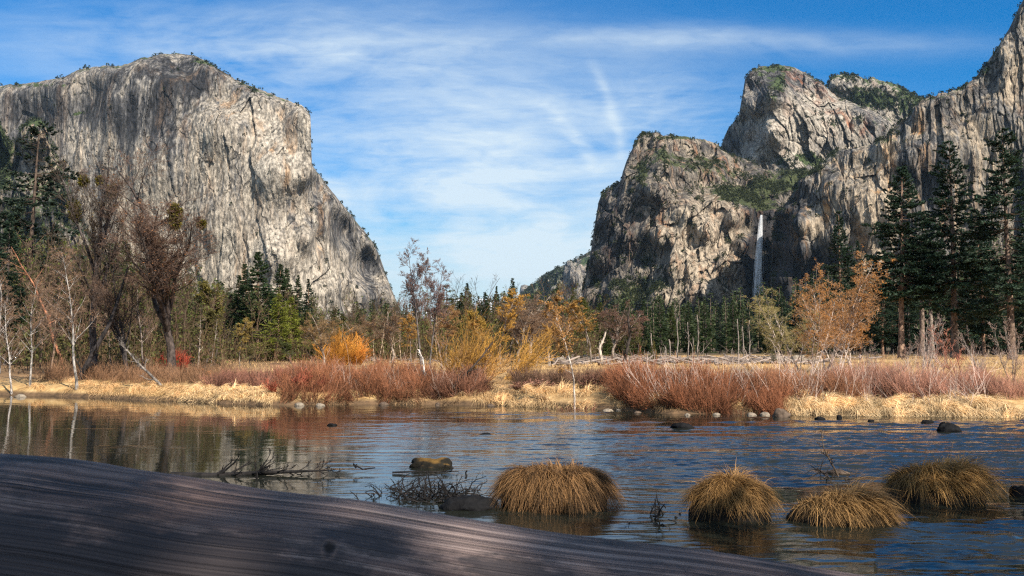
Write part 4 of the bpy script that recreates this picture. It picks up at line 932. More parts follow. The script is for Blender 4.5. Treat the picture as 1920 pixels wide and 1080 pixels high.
def bare_tree(H, seed, stems=1, k=(16, 8, 6, 4), r=None, lean=(0, 0), spread=.5, up=.5, leaf=0, leafs=.16, t0=.25, ang=(.35, .95), wob=.07, ratio=(.5, .5, .5, .5), leafz=0, mist=0, tw=.007, forks=0, leafsh=(.2, 1)):
    """trunk with limbs; crown = fine twigs with what leaves or buds are left"""
    rng = np.random.default_rng(seed); g = Geo(); gc = Geo(); r = r or H * .013
    base = np.zeros((stems, 3)); a = rng.uniform(0, 2 * pi, stems)
    D = np.stack([np.cos(a) * spread * (stems > 1) + lean[0], np.sin(a) * spread * (stems > 1) + lean[1], 1 + 0 * a], 1)
    if stems > 1: base[:, 0] = np.cos(a) * r * 1.5; base[:, 1] = np.sin(a) * r * 1.5
    Ls = H * rng.uniform(.8, 1.0, stems); Ls[0] = H
    P, R = grow(base, nrm(D), Ls, np.full(stems, r), 14, .35, wob, rng, .15); R[:, 0] *= 1.3
    sc = H / max(P[..., 2].max(), 1e-3); P *= np.array([1, 1, sc])
    tubes(g, P, R, 7)
    if forks:
        P2, R2, L2 = children(P, R, Ls, forks, .22, .6, (.25, .5), .62, 12, up * 1.2, wob, rng, .75, .15, .35)
        tubes(g, P2, R2, 6); P = np.concatenate([P, np.stack([np.stack([np.interp(np.linspace(0, 11, 14), range(12), p[:, c]) for c in range(3)], -1) for p in P2])]); R = np.concatenate([R, np.stack([np.interp(np.linspace(0, 11, 14), range(12), q) for q in R2])]); Ls = np.concatenate([Ls, L2])
    P1, R1, L1 = children(P, R, Ls, k[0], t0, .97, ang, ratio[0], 8, up, wob * 1.3, rng, .5, .2, .55); tubes(g, P1, R1, 5)
    P2, R2, L2 = children(P1, R1, L1, k[1], .15, .98, ang, ratio[1], 6, up * .7, wob * 1.5, rng, .55, .3); R2 = np.maximum(R2, tw * 1.2); tubes(gc, P2, R2, 3, rng.uniform(.3, .8, len(P2)))
    P3, R3, L3 = children(P2, R2, L2, k[2], .1, .98, ang, ratio[2], 5, up * .5, wob * 1.6, rng, .6, .5); R3 = np.maximum(R3, tw); tubes(gc, P3, R3, 3, rng.uniform(.3, .9, len(P3)))
    last = P3
    if len(k) > 3 and k[3]:
        P4, R4, L4 = children(P3, R3, L3, k[3], .1, 1, ang, ratio[3], 3, up * .3, wob * 1.6, rng, .7, .6); R4 = np.maximum(R4, tw * .8); tubes(gc, P4, R4, 3, rng.uniform(.3, .9, len(P4))); last = P4
    tm = g.mesh('trunk', BARK); cm = gc.mesh('crown', TWIG, False); lm = None
    gl = Geo()
    if leaf:
        pts = last[:, 1:].reshape(-1, 3); ix = rng.integers(0, len(pts), leaf); C = pts[ix] + rng.normal(size=(leaf, 3)) * .05
        leaves(gl, C, nrm(rdir(leaf, rng) + np.array([0, 0, -.3])), leafs * rng.uniform(.6, 1.3, leaf), .5, rng.uniform(*leafsh, leaf))
        lm = gl.mesh('leaves', LEAF, False)
    return tm, cm, lm, P1
def shrub(Hs, seed, stems=120, side=5, spread=.75, w=.008, n=6, up=.5, lean=0, base=.35, wob=.14):
    rng = np.random.default_rng(seed); g = Geo(); q = max(4, stems // 26)
    hub = rng.normal(size=(q, 2)) * base * 1.15; hd = rng.normal(size=(q, 2)) * .35; hl = rng.uniform(.6, 1.12, q); hc = rng.uniform(.1, .9, q)
    ix = rng.integers(0, q, stems); b = np.concatenate([hub[ix] + rng.normal(size=(stems, 2)) * base * .18, np.zeros((stems, 1))], 1)
    D = nrm(np.stack([b[:, 0] / base * spread * .45 + hd[ix, 0] + rng.normal(size=stems) * .22 + lean, b[:, 1] / base * spread * .45 + hd[ix, 1] + rng.normal(size=stems) * .22, 1 + 0 * b[:, 0]], 1))
    L = Hs * hl[ix] * rng.uniform(.45, 1.1, stems)
    P, R = grow(b, D, L, np.full(stems, w * 1.3), n, up, wob, rng, .4); c = np.clip(hc[ix] + rng.normal(size=stems) * .25, 0, 1); tubes(g, P, R, 3, c)
    P2, R2, L2 = children(P, R, L, side, .2, .95, (.25, .85), .42, 5, up * .8, wob * 1.2, rng, .8, .5); R2 = np.maximum(R2, w * .6); tubes(g, P2, R2, 3, np.repeat(c, side))
    P3, R3, L3 = children(P2, R2, L2, 2, .3, .95, (.3, .9), .45, 3, up * .5, wob, rng, .8, .5); tubes(g, P3, np.maximum(R3, w * .5), 3, np.repeat(c, side * 2))
    return g

def put(o, px, d, rz=None, s=1.0, z=None, sink=.05):
    a, _ = ray(px, 660); x = float(a) * d; y = d
    zz = float(ground_z(x, y)) if z is None else z
    o.location = (x, y, zz - sink); o.rotation_euler[2] = random.uniform(0, 6.28) if rz is None else rz
    o.scale = s if isinstance(s, tuple) else (s, s, s)
    return o
def height_for(px, d, top):
    _, b = ray(px, top); a, _ = ray(px, 660); return EYE + float(b) * d - float(ground_z(float(a) * d, d))
used = set()
def tree(kind, name, protos, px, d, top, label, cat, group=None, tint=(1, 1, 1), cols=None, wscale=1.0, rz=None):
    """a copy of a prototype: Empty at the base with the trunk, crown (and leaves) meshes as its parts"""
    H0, meshes = protos; H = height_for(px, d, top); s = H / H0
    r = bpy.data.objects.new(name, None); COL.objects.link(r)
    put(r, px, d, rz, (s * wscale, s * wscale, s)); tag(r, label, cat, group)
    for (nm, me, c) in zip(('trunk', 'crown', 'leaves'), meshes, cols):
        if me is None: continue
        o = bpy.data.objects.new(nm, me); COL.objects.link(o); o.parent = r; o.color = (c[0] * tint[0], c[1] * tint[1], c[2] * tint[2], 1)
    return r

# ------------------------------------------------------------------ prototypes
CON = {
    'pine_a': (26, conifer(26, 101, .34, .17, 62, 17, .10, .30, .62, 10, .62)),
    'pine_b': (27, conifer(27, 102, .16, .17, 74, 16, .18, .28, .60, 10, .60)),
    'pine_c': (28, conifer(28, 103, .22, .165, 60, 15, .34, .30, .60, 12, .55)),
    'fir_a': (22, conifer(22, 104, .06, .17, 84, 15, .04, .34, .52, 5, .85)),
    'fir_b': (22, conifer(22, 105, .12, .15, 76, 14, .12, .34, .52, 8, .80)),
    'fir_c': (16, conifer(16, 106, .05, .21, 66, 13, .0, .22, .50, 3, .72)),
    'thin': (24, conifer(24, 107, .45, .10, 46, 10, .25, .30, .55, 14, .5)),
    'sparse': (24, conifer(24, 108, .38, .20, 34, 11, .55, .20, .62, 12, .5)),
}
PB = (.24, .15, .10); DB = (.11, .09, .08); GB = (.30, .27, .25); WB = (.31, .285, .26)
NG = (.038, .066, .026); NG2 = (.068, .092, .026); NY = (.20, .22, .036); NB = (.026, .050, .030)
def con(kind, px, d, top, label, col=NG, bark=PB, ws=1.0, group=None, name='conifer', cat='conifer', rz=None):
    return tree(kind, name, CON[kind], px, d, top, label, cat, group, cols=(bark, col), wscale=ws, rz=rz)
BR = {
    'cottonwood': (17, bare_tree(17, 201, 1, (16, 8, 6, 3), .26, (0, 0), up=.75, forks=5, t0=.3, ratio=(.36, .55, .55, .5), ang=(.3, .8), leaf=500, leafs=.14, tw=.0065)),
    'cottonwood2': (16, bare_tree(16, 202, 1, (17, 8, 6, 3), .24, (.06, 0), up=.6, forks=6, t0=.3, ratio=(.42, .60, .58, .5), ang=(.4, 1.05), leaf=900, leafs=.13, tw=.0065)),
    'alder': (13, bare_tree(13, 203, 1, (30, 8, 6, 3), .115, (0, 0), up=.25, t0=.3, ratio=(.28, .5, .5, .5), ang=(.6, 1.2), wob=.035, leaf=900, leafs=.10, tw=.008)),
    'alder_leafy': (12, bare_tree(12, 204, 3, (20, 7, 6, 3), .085, (0, 0), .42, up=.25, t0=.25, ratio=(.40, .52, .5, .5), ang=(.6, 1.25), leaf=5500, leafs=.12, tw=.008)),
    'birch': (9, bare_tree(9, 205, 1, (16, 6, 5, 3), .10, (0, 0), up=.45, t0=.3, ratio=(.32, .5, .5, .5), ang=(.5, 1.0), leaf=700, leafs=.10, tw=.007)),
    'birch_yellow': (9, bare_tree(9, 206, 1, (20, 7, 6, 3), .09, (0, 0), up=.3, t0=.32, ratio=(.28, .5, .5, .5), ang=(.5, 1.1), leaf=4200, leafs=.13, tw=.007)),
    'oak': (10, bare_tree(10, 207, 1, (18, 9, 7, 4), .17, (0, 0), up=.3, forks=4, t0=.25, ratio=(.40, .55, .55, .5), ang=(.5, 1.1), wob=.13, leaf=1500, leafs=.11, tw=.008)),
    'leafy': (9, bare_tree(9, 208, 1, (20, 9, 7, 3), .15, (0, 0), up=.3, forks=4, t0=.2, ratio=(.38, .55, .55, .5), ang=(.5, 1.1), wob=.1, leaf=13000, leafs=.21, tw=.008)),
    'snag': (9, bare_tree(9, 209, 1, (14, 4, 3, 0), .13, (0, 0), up=.1, t0=.35, ratio=(.22, .5, .5, .5), ang=(.6, 1.3), wob=.1, tw=.008)),
    'sapling': (5, bare_tree(5, 210, 4, (10, 5, 4, 0), .035, (0, 0), .45, up=.5, t0=.2, ratio=(.42, .5, .5, .5), ang=(.3, .8), wob=.08, tw=.0055)),
    'pole': (9, bare_tree(9, 211, 1, (9, 3, 2, 0), .06, (0, 0), up=.5, t0=.45, ratio=(.16, .5, .5, .5), ang=(.5, 1.0), wob=.03, tw=.006)),
    'wispy': (12, bare_tree(12, 212, 1, (26, 8, 7, 4), .11, (0, 0), up=.35, forks=2, t0=.38, ratio=(.27, .55, .55, .5), ang=(.5, 1.15), wob=.022, leaf=500, leafs=.10, tw=.008)),
}
def brt(kind, px, d, top, label, bark=GB, twig=(.17, .12, .09), leafc=(.26, .13, .04), ws=1.0, name='bare_tree', cat='tree', rz=None, group=None):
    H0, (t, c, l, _) = BR[kind]
    return tree(kind, name, (H0, (t, c, l)), px, d, top, label, cat, group, cols=(bark, twig, leafc), wscale=ws, rz=rz)

# ---------------- right-hand pines
con('fir_b', 1579, 150, 395, 'dark fir with its spire left of the right pine group, just behind the orange birches', NB)
con('fir_a', 1614, 160, 452, 'shorter dark fir right beside the fir spire behind the orange birches', NB)
con('pine_b', 1655, 175, 500, 'low dark fir filling the gap left of the pine with the bare lit trunk', NB)
con('pine_a', 1690, 130, 316, 'tall pine with a long bare lit trunk standing alone at the meadow edge', NB, (.26, .17, .12), 1.3, rz=1.0)
con('thin', 1728, 150, 398, 'slim pine between the bare-trunked pine and the broad tall pine', NB, (.20, .15, .12), 1.6)
con('thin', 1749, 140, 440, 'slim pine with a straight grey trunk close to the broad tall pine', NB, (.24, .20, .17), 1.5)
con('pine_c', 1790, 128, 268, 'broad tall pine rising against the dark cliff, second pine from the right edge', NB, (.17, .12, .09), 1.3, rz=2.0)
con('pine_c', 1898, 122, 246, 'tallest pine, half cut by the right edge of the picture', NB, (.17, .12, .09), 1.3, rz=4.0)
con('pine_b', 1845, 150, 392, 'mid-height dark pine between the two tallest pines', NB)
con('fir_a', 1945, 140, 330, 'dark fir crown showing at the right edge behind the tallest pine', NB)
k = 0
for (px, d, top, kd, l) in ((1545, 190, 500, 'fir_a', 'dark fir low behind the left part of the orange birches'), (1640, 190, 540, 'fir_a', 'dark fir deep in the shade left of the bare lit trunk'),
        (1705, 185, 470, 'fir_b', 'dark fir behind the foot of the bare lit trunk'), (1765, 175, 420, 'fir_a', 'dark fir behind and left of the broad tall pine'),
        (1815, 180, 440, 'fir_b', 'dark fir in the shade just right of the broad tall pine'), (1865, 185, 430, 'fir_a', 'dark fir in the shade left of the tallest pine'),
        (1925, 165, 440, 'fir_a', 'dark fir in the shade behind the tallest pine trunk'), (1672, 210, 520, 'fir_b', 'small dark fir seen through the lower gap beside the bare trunk'), (1740, 205, 500, 'fir_a', 'dark fir behind the two slim pines'),
        (1790, 205, 480, 'fir_b', 'dark fir directly behind the broad pine trunk'), (1900, 210, 480, 'fir_b', 'dark fir directly behind the tallest pine'), (1600, 200, 520, 'fir_b', 'dark fir behind the crowns of the orange birches')):
    con(kd, px, d, top, l, NB, DB)
# ---------------- firs under the cliffs in the middle
for (px, d, top, kd, col, l) in ((1108, 190, 590, 'fir_c', NY, 'bright green small fir at the foot of the tan cliff, left end'), (1140, 200, 595, 'fir_a', NG2, 'small fir just right of the bright green one'),
        (1172, 190, 560, 'fir_b', NG, 'slender dark fir between the bright green fir and the snag'), (1205, 185, 562, 'fir_a', NG, 'dark fir behind the small yellow-green pine'), (1240, 180, 555, 'fir_a', NG, 'tall fir right behind the yellow-green pine'),
        (1262, 190, 572, 'fir_b', NG2, 'fir left of the first grey standing pole'), (1292, 185, 566, 'fir_a', NG, 'fir between the two grey standing poles'), (1325, 180, 556, 'fir_a', NG, 'broad dark fir right of the second grey pole'),
        (1350, 190, 575, 'fir_b', NB, 'narrow dark fir below the lit tan buttress'), (1376, 180, 562, 'fir_a', NG, 'dark fir left of the waterfall foot'), (1402, 185, 580, 'fir_b', NB, 'dark fir below the waterfall'),
        (1436, 185, 560, 'fir_a', NG, 'dark fir just right of the waterfall foot'), (1468, 180, 548, 'fir_b', NB, 'dark fir behind the green-twigged birch'), (1500, 185, 535, 'fir_a', NB, 'dark fir left behind the orange birches'), (1525, 180, 520, 'fir_b', NB, 'taller dark fir left behind the orange birches')):
    con(kd, px, d, top, l, col, DB, 1.1)
con('fir_c', 1225, 95, 638, 'small yellow-green pine standing alone on the meadow', (.15, .135, .035), PB, 1.2, name='young_pine', cat='pine')
for (px, top, l) in ((1160, 672, 'small green fir seedling left of the dark leaning tree foot'), (1180, 668, 'small green fir seedling right of the dark leaning tree foot'), (1450, 655, 'olive seedling among the debris right of the poles'), (1290, 668, 'tiny green seedling among the white debris')):
    con('fir_c', px, 92, top, l, NG2, PB, 1.2, name='young_fir', cat='fir')
# ---------------- middle left skyline trees
for (px, d, top, kd, col, l, ws) in ((1047, 150, 533, 'fir_c', NG, 'dark fir standing before the pale spire gap', .95), (1075, 150, 540, 'fir_b', NG2, 'olive fir in front of the far pale spire', 1.3), (963, 150, 521, 'fir_b', NG, 'tallest fir in the middle gap left of the far dome', 1.2),
        (944, 155, 545, 'fir_b', NG, 'thin small fir left of the tallest middle fir', 1.0), (930, 155, 537, 'fir_a', NG, 'fir second left of the tallest middle fir', .9), (878, 150, 531, 'fir_a', NB, 'fir rising behind the yellow willow', 1.25), (897, 160, 566, 'fir_b', NG, 'low fir right behind the yellow willow', 1.2),
        (918, 160, 574, 'fir_a', NG, 'low fir between the snowy peaks and the middle firs', 1.1), (835, 140, 534, 'sparse', (.075, .075, .03), 'brownish pine just right of the two bare cottonwoods', 1.3), (760, 160, 572, 'fir_b', NG2, 'small fir low behind the left bare cottonwood', 1.1),
        (782, 160, 560, 'fir_b', NG, 'small fir between the two bare cottonwoods', 1.1), (858, 160, 580, 'fir_a', NG2, 'small olive fir left behind the yellow willow', 1.0), (985, 165, 570, 'fir_a', NG2, 'olive fir below the far blue dome', 1.1), (1012, 165, 585, 'fir_b', NG2, 'low olive fir right below the far ridge', 1.2)):
    con(kd, px, d, top, l, col, DB, ws)
# ---------------- conifer cluster below the big cliff
for (px, d, top, kd, col, l, ws) in ((428, 120, 551, 'fir_b', NG, 'dark fir at the left end of the fir cluster below the big cliff', 1.4), (445, 118, 516, 'fir_a', NG, 'dark fir second in the cluster below the big cliff', 1.4), (463, 122, 496, 'fir_a', NG, 'dark fir just left of the tallest one in the cluster', 1.4),
        (482, 115, 474, 'pine_a', NG, 'tallest pine of the cluster, with a long lit trunk', 1.3), (500, 125, 530, 'sparse', NG2, 'thin pine with pale trunk beside the tallest one in the cluster', .9), (520, 122, 495, 'fir_b', NG, 'dark fir right of the tallest one in the cluster', 1.4), (540, 124, 504, 'fir_a', NG, 'dark fir in the middle right of the cluster', 1.4),
        (556, 124, 515, 'fir_b', NG, 'narrow dark fir left of the last one in the cluster', 1.0), (580, 120, 523, 'fir_a', NB, 'shapely dark fir at the right end of the cluster', 1.2), (522, 105, 551, 'fir_c', NY, 'yellow-green fir in front of the cluster, left one', 1.6), (545, 108, 557, 'fir_c', NY, 'yellow-green fir in front of the cluster, middle one', 1.6),
        (503, 112, 600, 'fir_b', (.09, .10, .03), 'olive fir low in front of the tallest pine trunk', 1.0), (575, 112, 581, 'fir_c', (.085, .10, .03), 'yellow-green fir in front of the cluster, right one', 1.6), (438, 115, 590, 'fir_a', NB, 'low dark fir in front of the left end of the cluster', 1.2),
        (625, 130, 580, 'fir_c', (.12, .115, .035), 'olive rounded fir right of the cluster, above the orange willow', 1.1), (600, 135, 590, 'fir_b', NG2, 'dark fir between the cluster and the orange willow', 1.1), (690, 135, 600, 'fir_a', NG, 'dark fir right of the orange willow', 1.2),
        (712, 140, 610, 'fir_b', NG2, 'green fir left of the bare white poles', 1.2), (655, 150, 596, 'fir_b', NG2, 'fir behind the orange willow', 1.2), (805, 150, 600, 'fir_a', NG2, 'low fir behind the right bare cottonwood', 1.1)):
    con(kd, px, d, top, l, col, PB, ws)
for (px, d, top, kd, col, l, ws) in ((640, 118, 600, 'fir_c', (.13, .13, .035), 'golden-green fir directly behind the orange willow', 1.5), (672, 125, 590, 'fir_b', NG2, 'mid green fir right behind the orange willow, below the cliff toe', 1.5), (700, 122, 598, 'fir_c', (.10, .11, .03), 'olive fir left of the thin pale poles', 1.5),
        (728, 128, 585, 'fir_a', NG2, 'green fir behind the pale poles against the cliff toe', 1.4), (748, 130, 600, 'fir_c', (.12, .12, .035), 'olive fir behind the left tall cottonwood trunk', 1.5), (820, 125, 578, 'fir_a', NG, 'dark fir behind the right tall cottonwood', 1.4), (848, 122, 592, 'fir_c', (.12, .12, .03), 'golden-green fir left of the yellow willow', 1.5),
        (868, 135, 560, 'fir_b', NG, 'slim dark fir behind the left side of the yellow willow', 1.4), (908, 130, 560, 'fir_a', NG, 'dark fir behind the right side of the yellow willow', 1.3), (955, 130, 556, 'fir_a', NG, 'dense dark fir in front of the tallest middle fir', 1.4), (975, 128, 580, 'fir_c', (.11, .11, .03), 'olive fir right of the tallest middle fir', 1.5),
        (1000, 126, 590, 'fir_a', NG2, 'green fir in front of the far ridge, left one', 1.5), (1028, 128, 575, 'fir_b', NG2, 'green fir in front of the far ridge, right one', 1.5), (1060, 128, 580, 'fir_a', NG, 'dark fir behind the lone white birch crown', 1.5), (1092, 130, 570, 'fir_c', (.13, .14, .035), 'bright olive fir at the left foot of the tan cliff', 1.5),
        (1125, 132, 578, 'fir_a', NG2, 'green fir behind the golden tree right of the lone birch', 1.5), (1155, 135, 590, 'fir_c', (.10, .10, .03), 'olive fir behind the brown tree above the pale snag', 1.5), (1190, 140, 600, 'fir_a', NG2, 'green fir right behind the dark curved tree', 1.4)):
    con(kd, px, d, top - 12, l, col, PB, ws * 1.1)
# ---------------- left wood
con('sparse', 48, 92, 236, 'tall sparse pine at the left edge reaching above the wood', (.026, .042, .028), (.09, .065, .05), 1.3, rz=.4)
for (px, d, top, kd, col, l, ws) in ((8, 80, 400, 'fir_b', NB, 'dark fir cut by the left edge', 1.1), (88, 100, 420, 'pine_b', NB, 'dark pine behind the left white trunks', 1.0), (28, 85, 470, 'fir_a', NG, 'lower dark fir right of the fir cut by the edge', 1.1), (125, 95, 500, 'fir_b', NG2, 'green fir behind the leaning white trunk', 1.1),
        (205, 95, 455, 'fir_b', NG, 'dark fir behind the big left cottonwood', 1.15), (240, 98, 450, 'pine_b', NG2, 'dark pine between the two big cottonwoods', 1.0), (272, 96, 520, 'fir_b', NG2, 'green fir left of the second big cottonwood', 1.1), (375, 98, 545, 'fir_c', NG2, 'round green fir right of the second big cottonwood', 1.1),
        (150, 100, 480, 'fir_a', NG, 'dark fir behind the first big cottonwood, left side', 1.1), (318, 100, 500, 'fir_b', NG, 'dark fir behind the second big cottonwood', 1.1), (350, 104, 540, 'fir_a', NG2, 'fir in the shade of the second big cottonwood', 1.1), (60, 78, 560, 'fir_c', NG2, 'low green fir among the left white trunks', 1.1)):
    con(kd, px, d, top, l, col, DB, ws)
def ev(px, d, top, l, col, ws=1.0): return brt('leafy', px, d, top, l, DB, (.10, .08, .06), col, ws, 'leafy_tree', 'tree')
ev(402, 84, 545, 'olive-green leafy tree left of the fir cluster', (.13, .11, .025), 1.1)
ev(385, 78, 590, 'lower olive leafy tree right of the second big cottonwood', (.11, .10, .03), 1.2)
ev(545, 86, 640, 'round dark green bush at the foot of the fir cluster', (.07, .085, .022), 1.6)
ev(470, 84, 650, 'low olive bush left of the tall lit trunk', (.15, .13, .05), 1.5)
ev(1195, 130, 610, 'olive leafy tree below the tan cliff', (.10, .10, .03), 1.2)
ev(905, 110, 590, 'yellow-leaved tree right behind the yellow willow', (.34, .22, .045), 1.1)
ev(1060, 120, 600, 'golden leafy tree behind the lone white birch', (.30, .19, .05), 1.2)
ev(860, 105, 600, 'green-gold tree left behind the yellow willow', (.16, .13, .035), 1.1)

# big cottonwoods on the left bank
A = brt('cottonwood', 178, 58, 322, 'tallest bare dark cottonwood with a mistletoe topped crown on the left bank', (.075, .062, .058), (.085, .062, .048), (.16, .11, .04), 1.3, 'cottonwood', rz=1.2)
B = brt('cottonwood2', 322, 57, 340, 'broad bare cottonwood with reddish twigs and green mistletoe in its crown', (.085, .066, .058), (.12, .075, .055), (.24, .11, .045), 1.6, 'cottonwood', rz=4.2)
brt('cottonwood2', 236, 56, 480, 'dark leaning tree between the two big cottonwoods', (.05, .042, .04), (.12, .08, .06), (.2, .1, .05), 1.0, 'cottonwood', rz=2.4)
def mistletoe(par, pts, seed, P1):
    cz, sz_ = cos(par.rotation_euler[2]), sin(par.rotation_euler[2]); B_ = P1[:, 2:].reshape(-1, 3) * np.array(par.scale); B_ = np.stack([B_[:, 0] * cz - B_[:, 1] * sz_, B_[:, 0] * sz_ + B_[:, 1] * cz, B_[:, 2]], 1); B_ = B_[B_[:, 2] < np.percentile(B_[:, 2], 93)]
    rng = np.random.default_rng(seed); g = Geo(); s = par.scale
    for (px, py, rpx) in pts:
        d = par.location.y; X, Yv, Zv = at(px, py, d); loc = np.array([(float(X) - par.location.x), float(Yv) - par.location.y, float(Zv) - par.location.z]); loc = B_[np.argmin(((B_ - loc) * np.array([1, .35, 1]))[:, 0] ** 2 + ((B_ - loc)[:, 2]) ** 2 + .1 * (B_ - loc)[:, 1] ** 2)]; R_ = rpx * .72 / F * d
        n = 420; D = rdir(n, rng); C = (D * (R_ * rng.uniform(.1, 1.15, n) ** .8)[:, None] + .45 * R_ * fbm(D[:, 0] * 2 + px, D[:, 2] * 2, 2, int(py))[:, None]) * np.array([1, 1, 1.3]); leaves(g, loc + C, nrm(D + rng.normal(size=(n, 3)) * .5), rng.uniform(.10, .22, n), .5, rng.uniform(.1, .9, n))
    me = g.mesh('mistletoe', LEAF, False); o = OB('mistletoe', me, par, color=(.12, .10, .018))
    o.matrix_parent_inverse = (mathutils.Matrix.Rotation(par.rotation_euler[2], 4, 'Z') @ mathutils.Matrix.Diagonal((*s, 1))).inverted()
mistletoe(A, [(165, 328, 9), (163, 338, 7), (204, 352, 9), (200, 342, 6), (152, 400, 14), (148, 412, 10), (205, 365, 6), (150, 424, 8)], 1, BR['cottonwood'][1][3])
mistletoe(B, [(345, 360, 14), (358, 350, 13), (362, 368, 11), (344, 378, 12), (325, 370, 9), (335, 408, 11), (352, 392, 10), (320, 378, 8), (390, 395, 6), (362, 385, 9)], 2, BR['cottonwood2'][1][3])
# white trunks
for (px, d, top, lab, rz, kd, bk) in ((58, 53, 520, 'pale trunked alder near the left edge, right one of the close pair', 1.0, 'alder', WB), (24, 52.5, 560, 'pale mottled alder closest to the left edge', 2.2, 'alder', (.42, .38, .35)),
        (146, 51.5, 470, 'slim white alder trunk in front of the leaning dark trunk', 3.0, 'alder', WB), (96, 60, 500, 'brownish alder between the pale pair and the white trunk', .3, 'alder', (.25, .17, .12)),
        (118, 70, 470, 'red-barked pine trunk behind the white alder', .8, 'snag', (.36, .16, .09)), (0, 62, 480, 'bare alder cut by the left edge', 4, 'alder', GB), (75, 66, 540, 'thin pinkish alder behind the pale pair', 5, 'alder', (.3, .2, .15)),
        (270, 62, 520, 'thin grey alder left of the broad cottonwood', 2, 'alder', (.3, .24, .2)), (210, 66, 560, 'thin brown alder behind the dark leaning trunk', 2.6, 'alder', (.26, .2, .16)), (372, 62, 590, 'pale dead alder right of the broad cottonwood', 1.8, 'snag', (.40, .34, .28)), (396, 70, 600, 'pale thin trunk below the olive leafy tree', 4.4, 'pole', (.5, .44, .38))):
    brt(kd, px, d, top, lab, bk, (.20, .13, .09), (.25, .14, .06), 1.2, 'alder' if kd == 'alder' else ('dead_tree' if kd == 'snag' else 'bare_pole'), rz=rz)
def custom_trunk(pts, r0, r1, d, name, label, cat, bark, twigs=0, seed=1, dz=0.0, tw=(.3, .24, .2), ky=(5, 4)):
    rng = np.random.default_rng(seed); pts = np.array(pts, float); n = 16
    L = np.linspace(0, 1, len(pts)); u = np.linspace(0, 1, n); px = np.interp(u, L, pts[:, 0]); py = np.interp(u, L, pts[:, 1])
    px = px + 1.2 * fbm(u * 5, u * 0, 2, seed); dd = d + dz * u; X, Yv, Zv = at(px, py, dd)
    base = np.array([X[0], Yv[0], Zv[0]]); P = (np.stack([X, Yv, Zv], -1) - base)[None]; R = np.linspace(r0, r1, n)[None]
    g = Geo(); tubes(g, P, R, 8)
    root = bpy.data.objects.new(name, None); COL.objects.link(root); root.location = base; tag(root, label, cat)
    if twigs:
        Ls = np.array([np.linalg.norm(P[0, -1] - P[0, 0])]); P1, R1, L1 = children(P, R, Ls, twigs, .15, .98, (.4, 1.0), .22, 7, .5, .12, rng, .45, .2); tubes(g, P1, R1, 5)
        P2, R2, L2 = children(P1, R1, L1, ky[0], .2, 1, (.3, .9), .5, 5, .4, .15, rng, .5, .3); gc = g; tubes(gc, P2, np.maximum(R2, .006), 3)
        P3, R3, _ = children(P2, R2, L2, ky[1], .2, 1, (.3, .9), .5, 4, .4, .15, rng, .5, .3); tubes(gc, P3, np.maximum(R3, .005), 3)
        if gc is not g: OB('twigs', gc.mesh('twigs', TWIG, False), root, color=tw)
    OB('trunk', g.mesh('trunk', BARK), root, color=bark); return root
custom_trunk([(136, 742), (150, 705), (182, 650), (206, 605), (222, 560), (240, 500)], .17, .06, 55, 'leaning_tree', 'thick black trunk leaning right behind the white alder', 'tree', (.035, .03, .03), 6, 3)
custom_trunk([(316, 748), (300, 722), (280, 700), (258, 680), (240, 660), (226, 645)], .085, .03, 49.5, 'dead_snag', 'pale dead snag leaning left over the water from the bank', 'dead tree', (.19, .165, .145), 16, 4, dz=1.0, tw=(.26, .22, .19))
custom_trunk([(312, 750), (309, 742), (306, 736), (305, 728)], .20, .10, 49.2, 'tree_stump', 'black stump at the water line under the dead snag', 'stump', (.025, .02, .02))
custom_trunk([(246, 735), (238, 690), (228, 650), (216, 600), (205, 560), (196, 520)], .13, .06, 57, 'leaning_tree', 'dark trunk leaning left between the big cottonwoods', 'tree', (.05, .042, .04), 8, 8, tw=(.12, .08, .06))

# two bare cottonwoods in the middle left, poles, willows
brt('wispy', 790, 52, 468, 'left of the two tall bare cottonwoods against the sky, reddish catkins on its twigs', (.15, .125, .115), (.15, .10, .09), (.22, .12, .09), 1.0, 'cottonwood', rz=2.0)
brt('wispy', 806, 56, 500, 'right of the two tall bare cottonwoods against the sky', (.15, .13, .12), (.16, .10, .09), (.22, .12, .09), 1.1, 'cottonwood', rz=5.1)
brt('birch', 830, 58, 560, 'bare reddish tree right of the two tall cottonwoods', (.24, .18, .15), (.26, .15, .10), (.30, .16, .06), 1.2, rz=3.3)
prng = np.random.default_rng(4)
for i, px in enumerate((612, 628, 640, 668, 690, 702, 711, 722, 731, 742, 752, 820)):
    brt('pole', px, 84 + prng.uniform(0, 14), 560 + prng.uniform(20, 60) + (20 if px < 700 else 0), 'thin pale bare pole among the leafless aspens left of the two tall cottonwoods', (.50, .38, .27), (.33, .21, .12), None or (.3, .2, .1), 1.4, 'bare_pole', 'tree', prng.uniform(0, 6), 'bare pale poles by the orange willow')
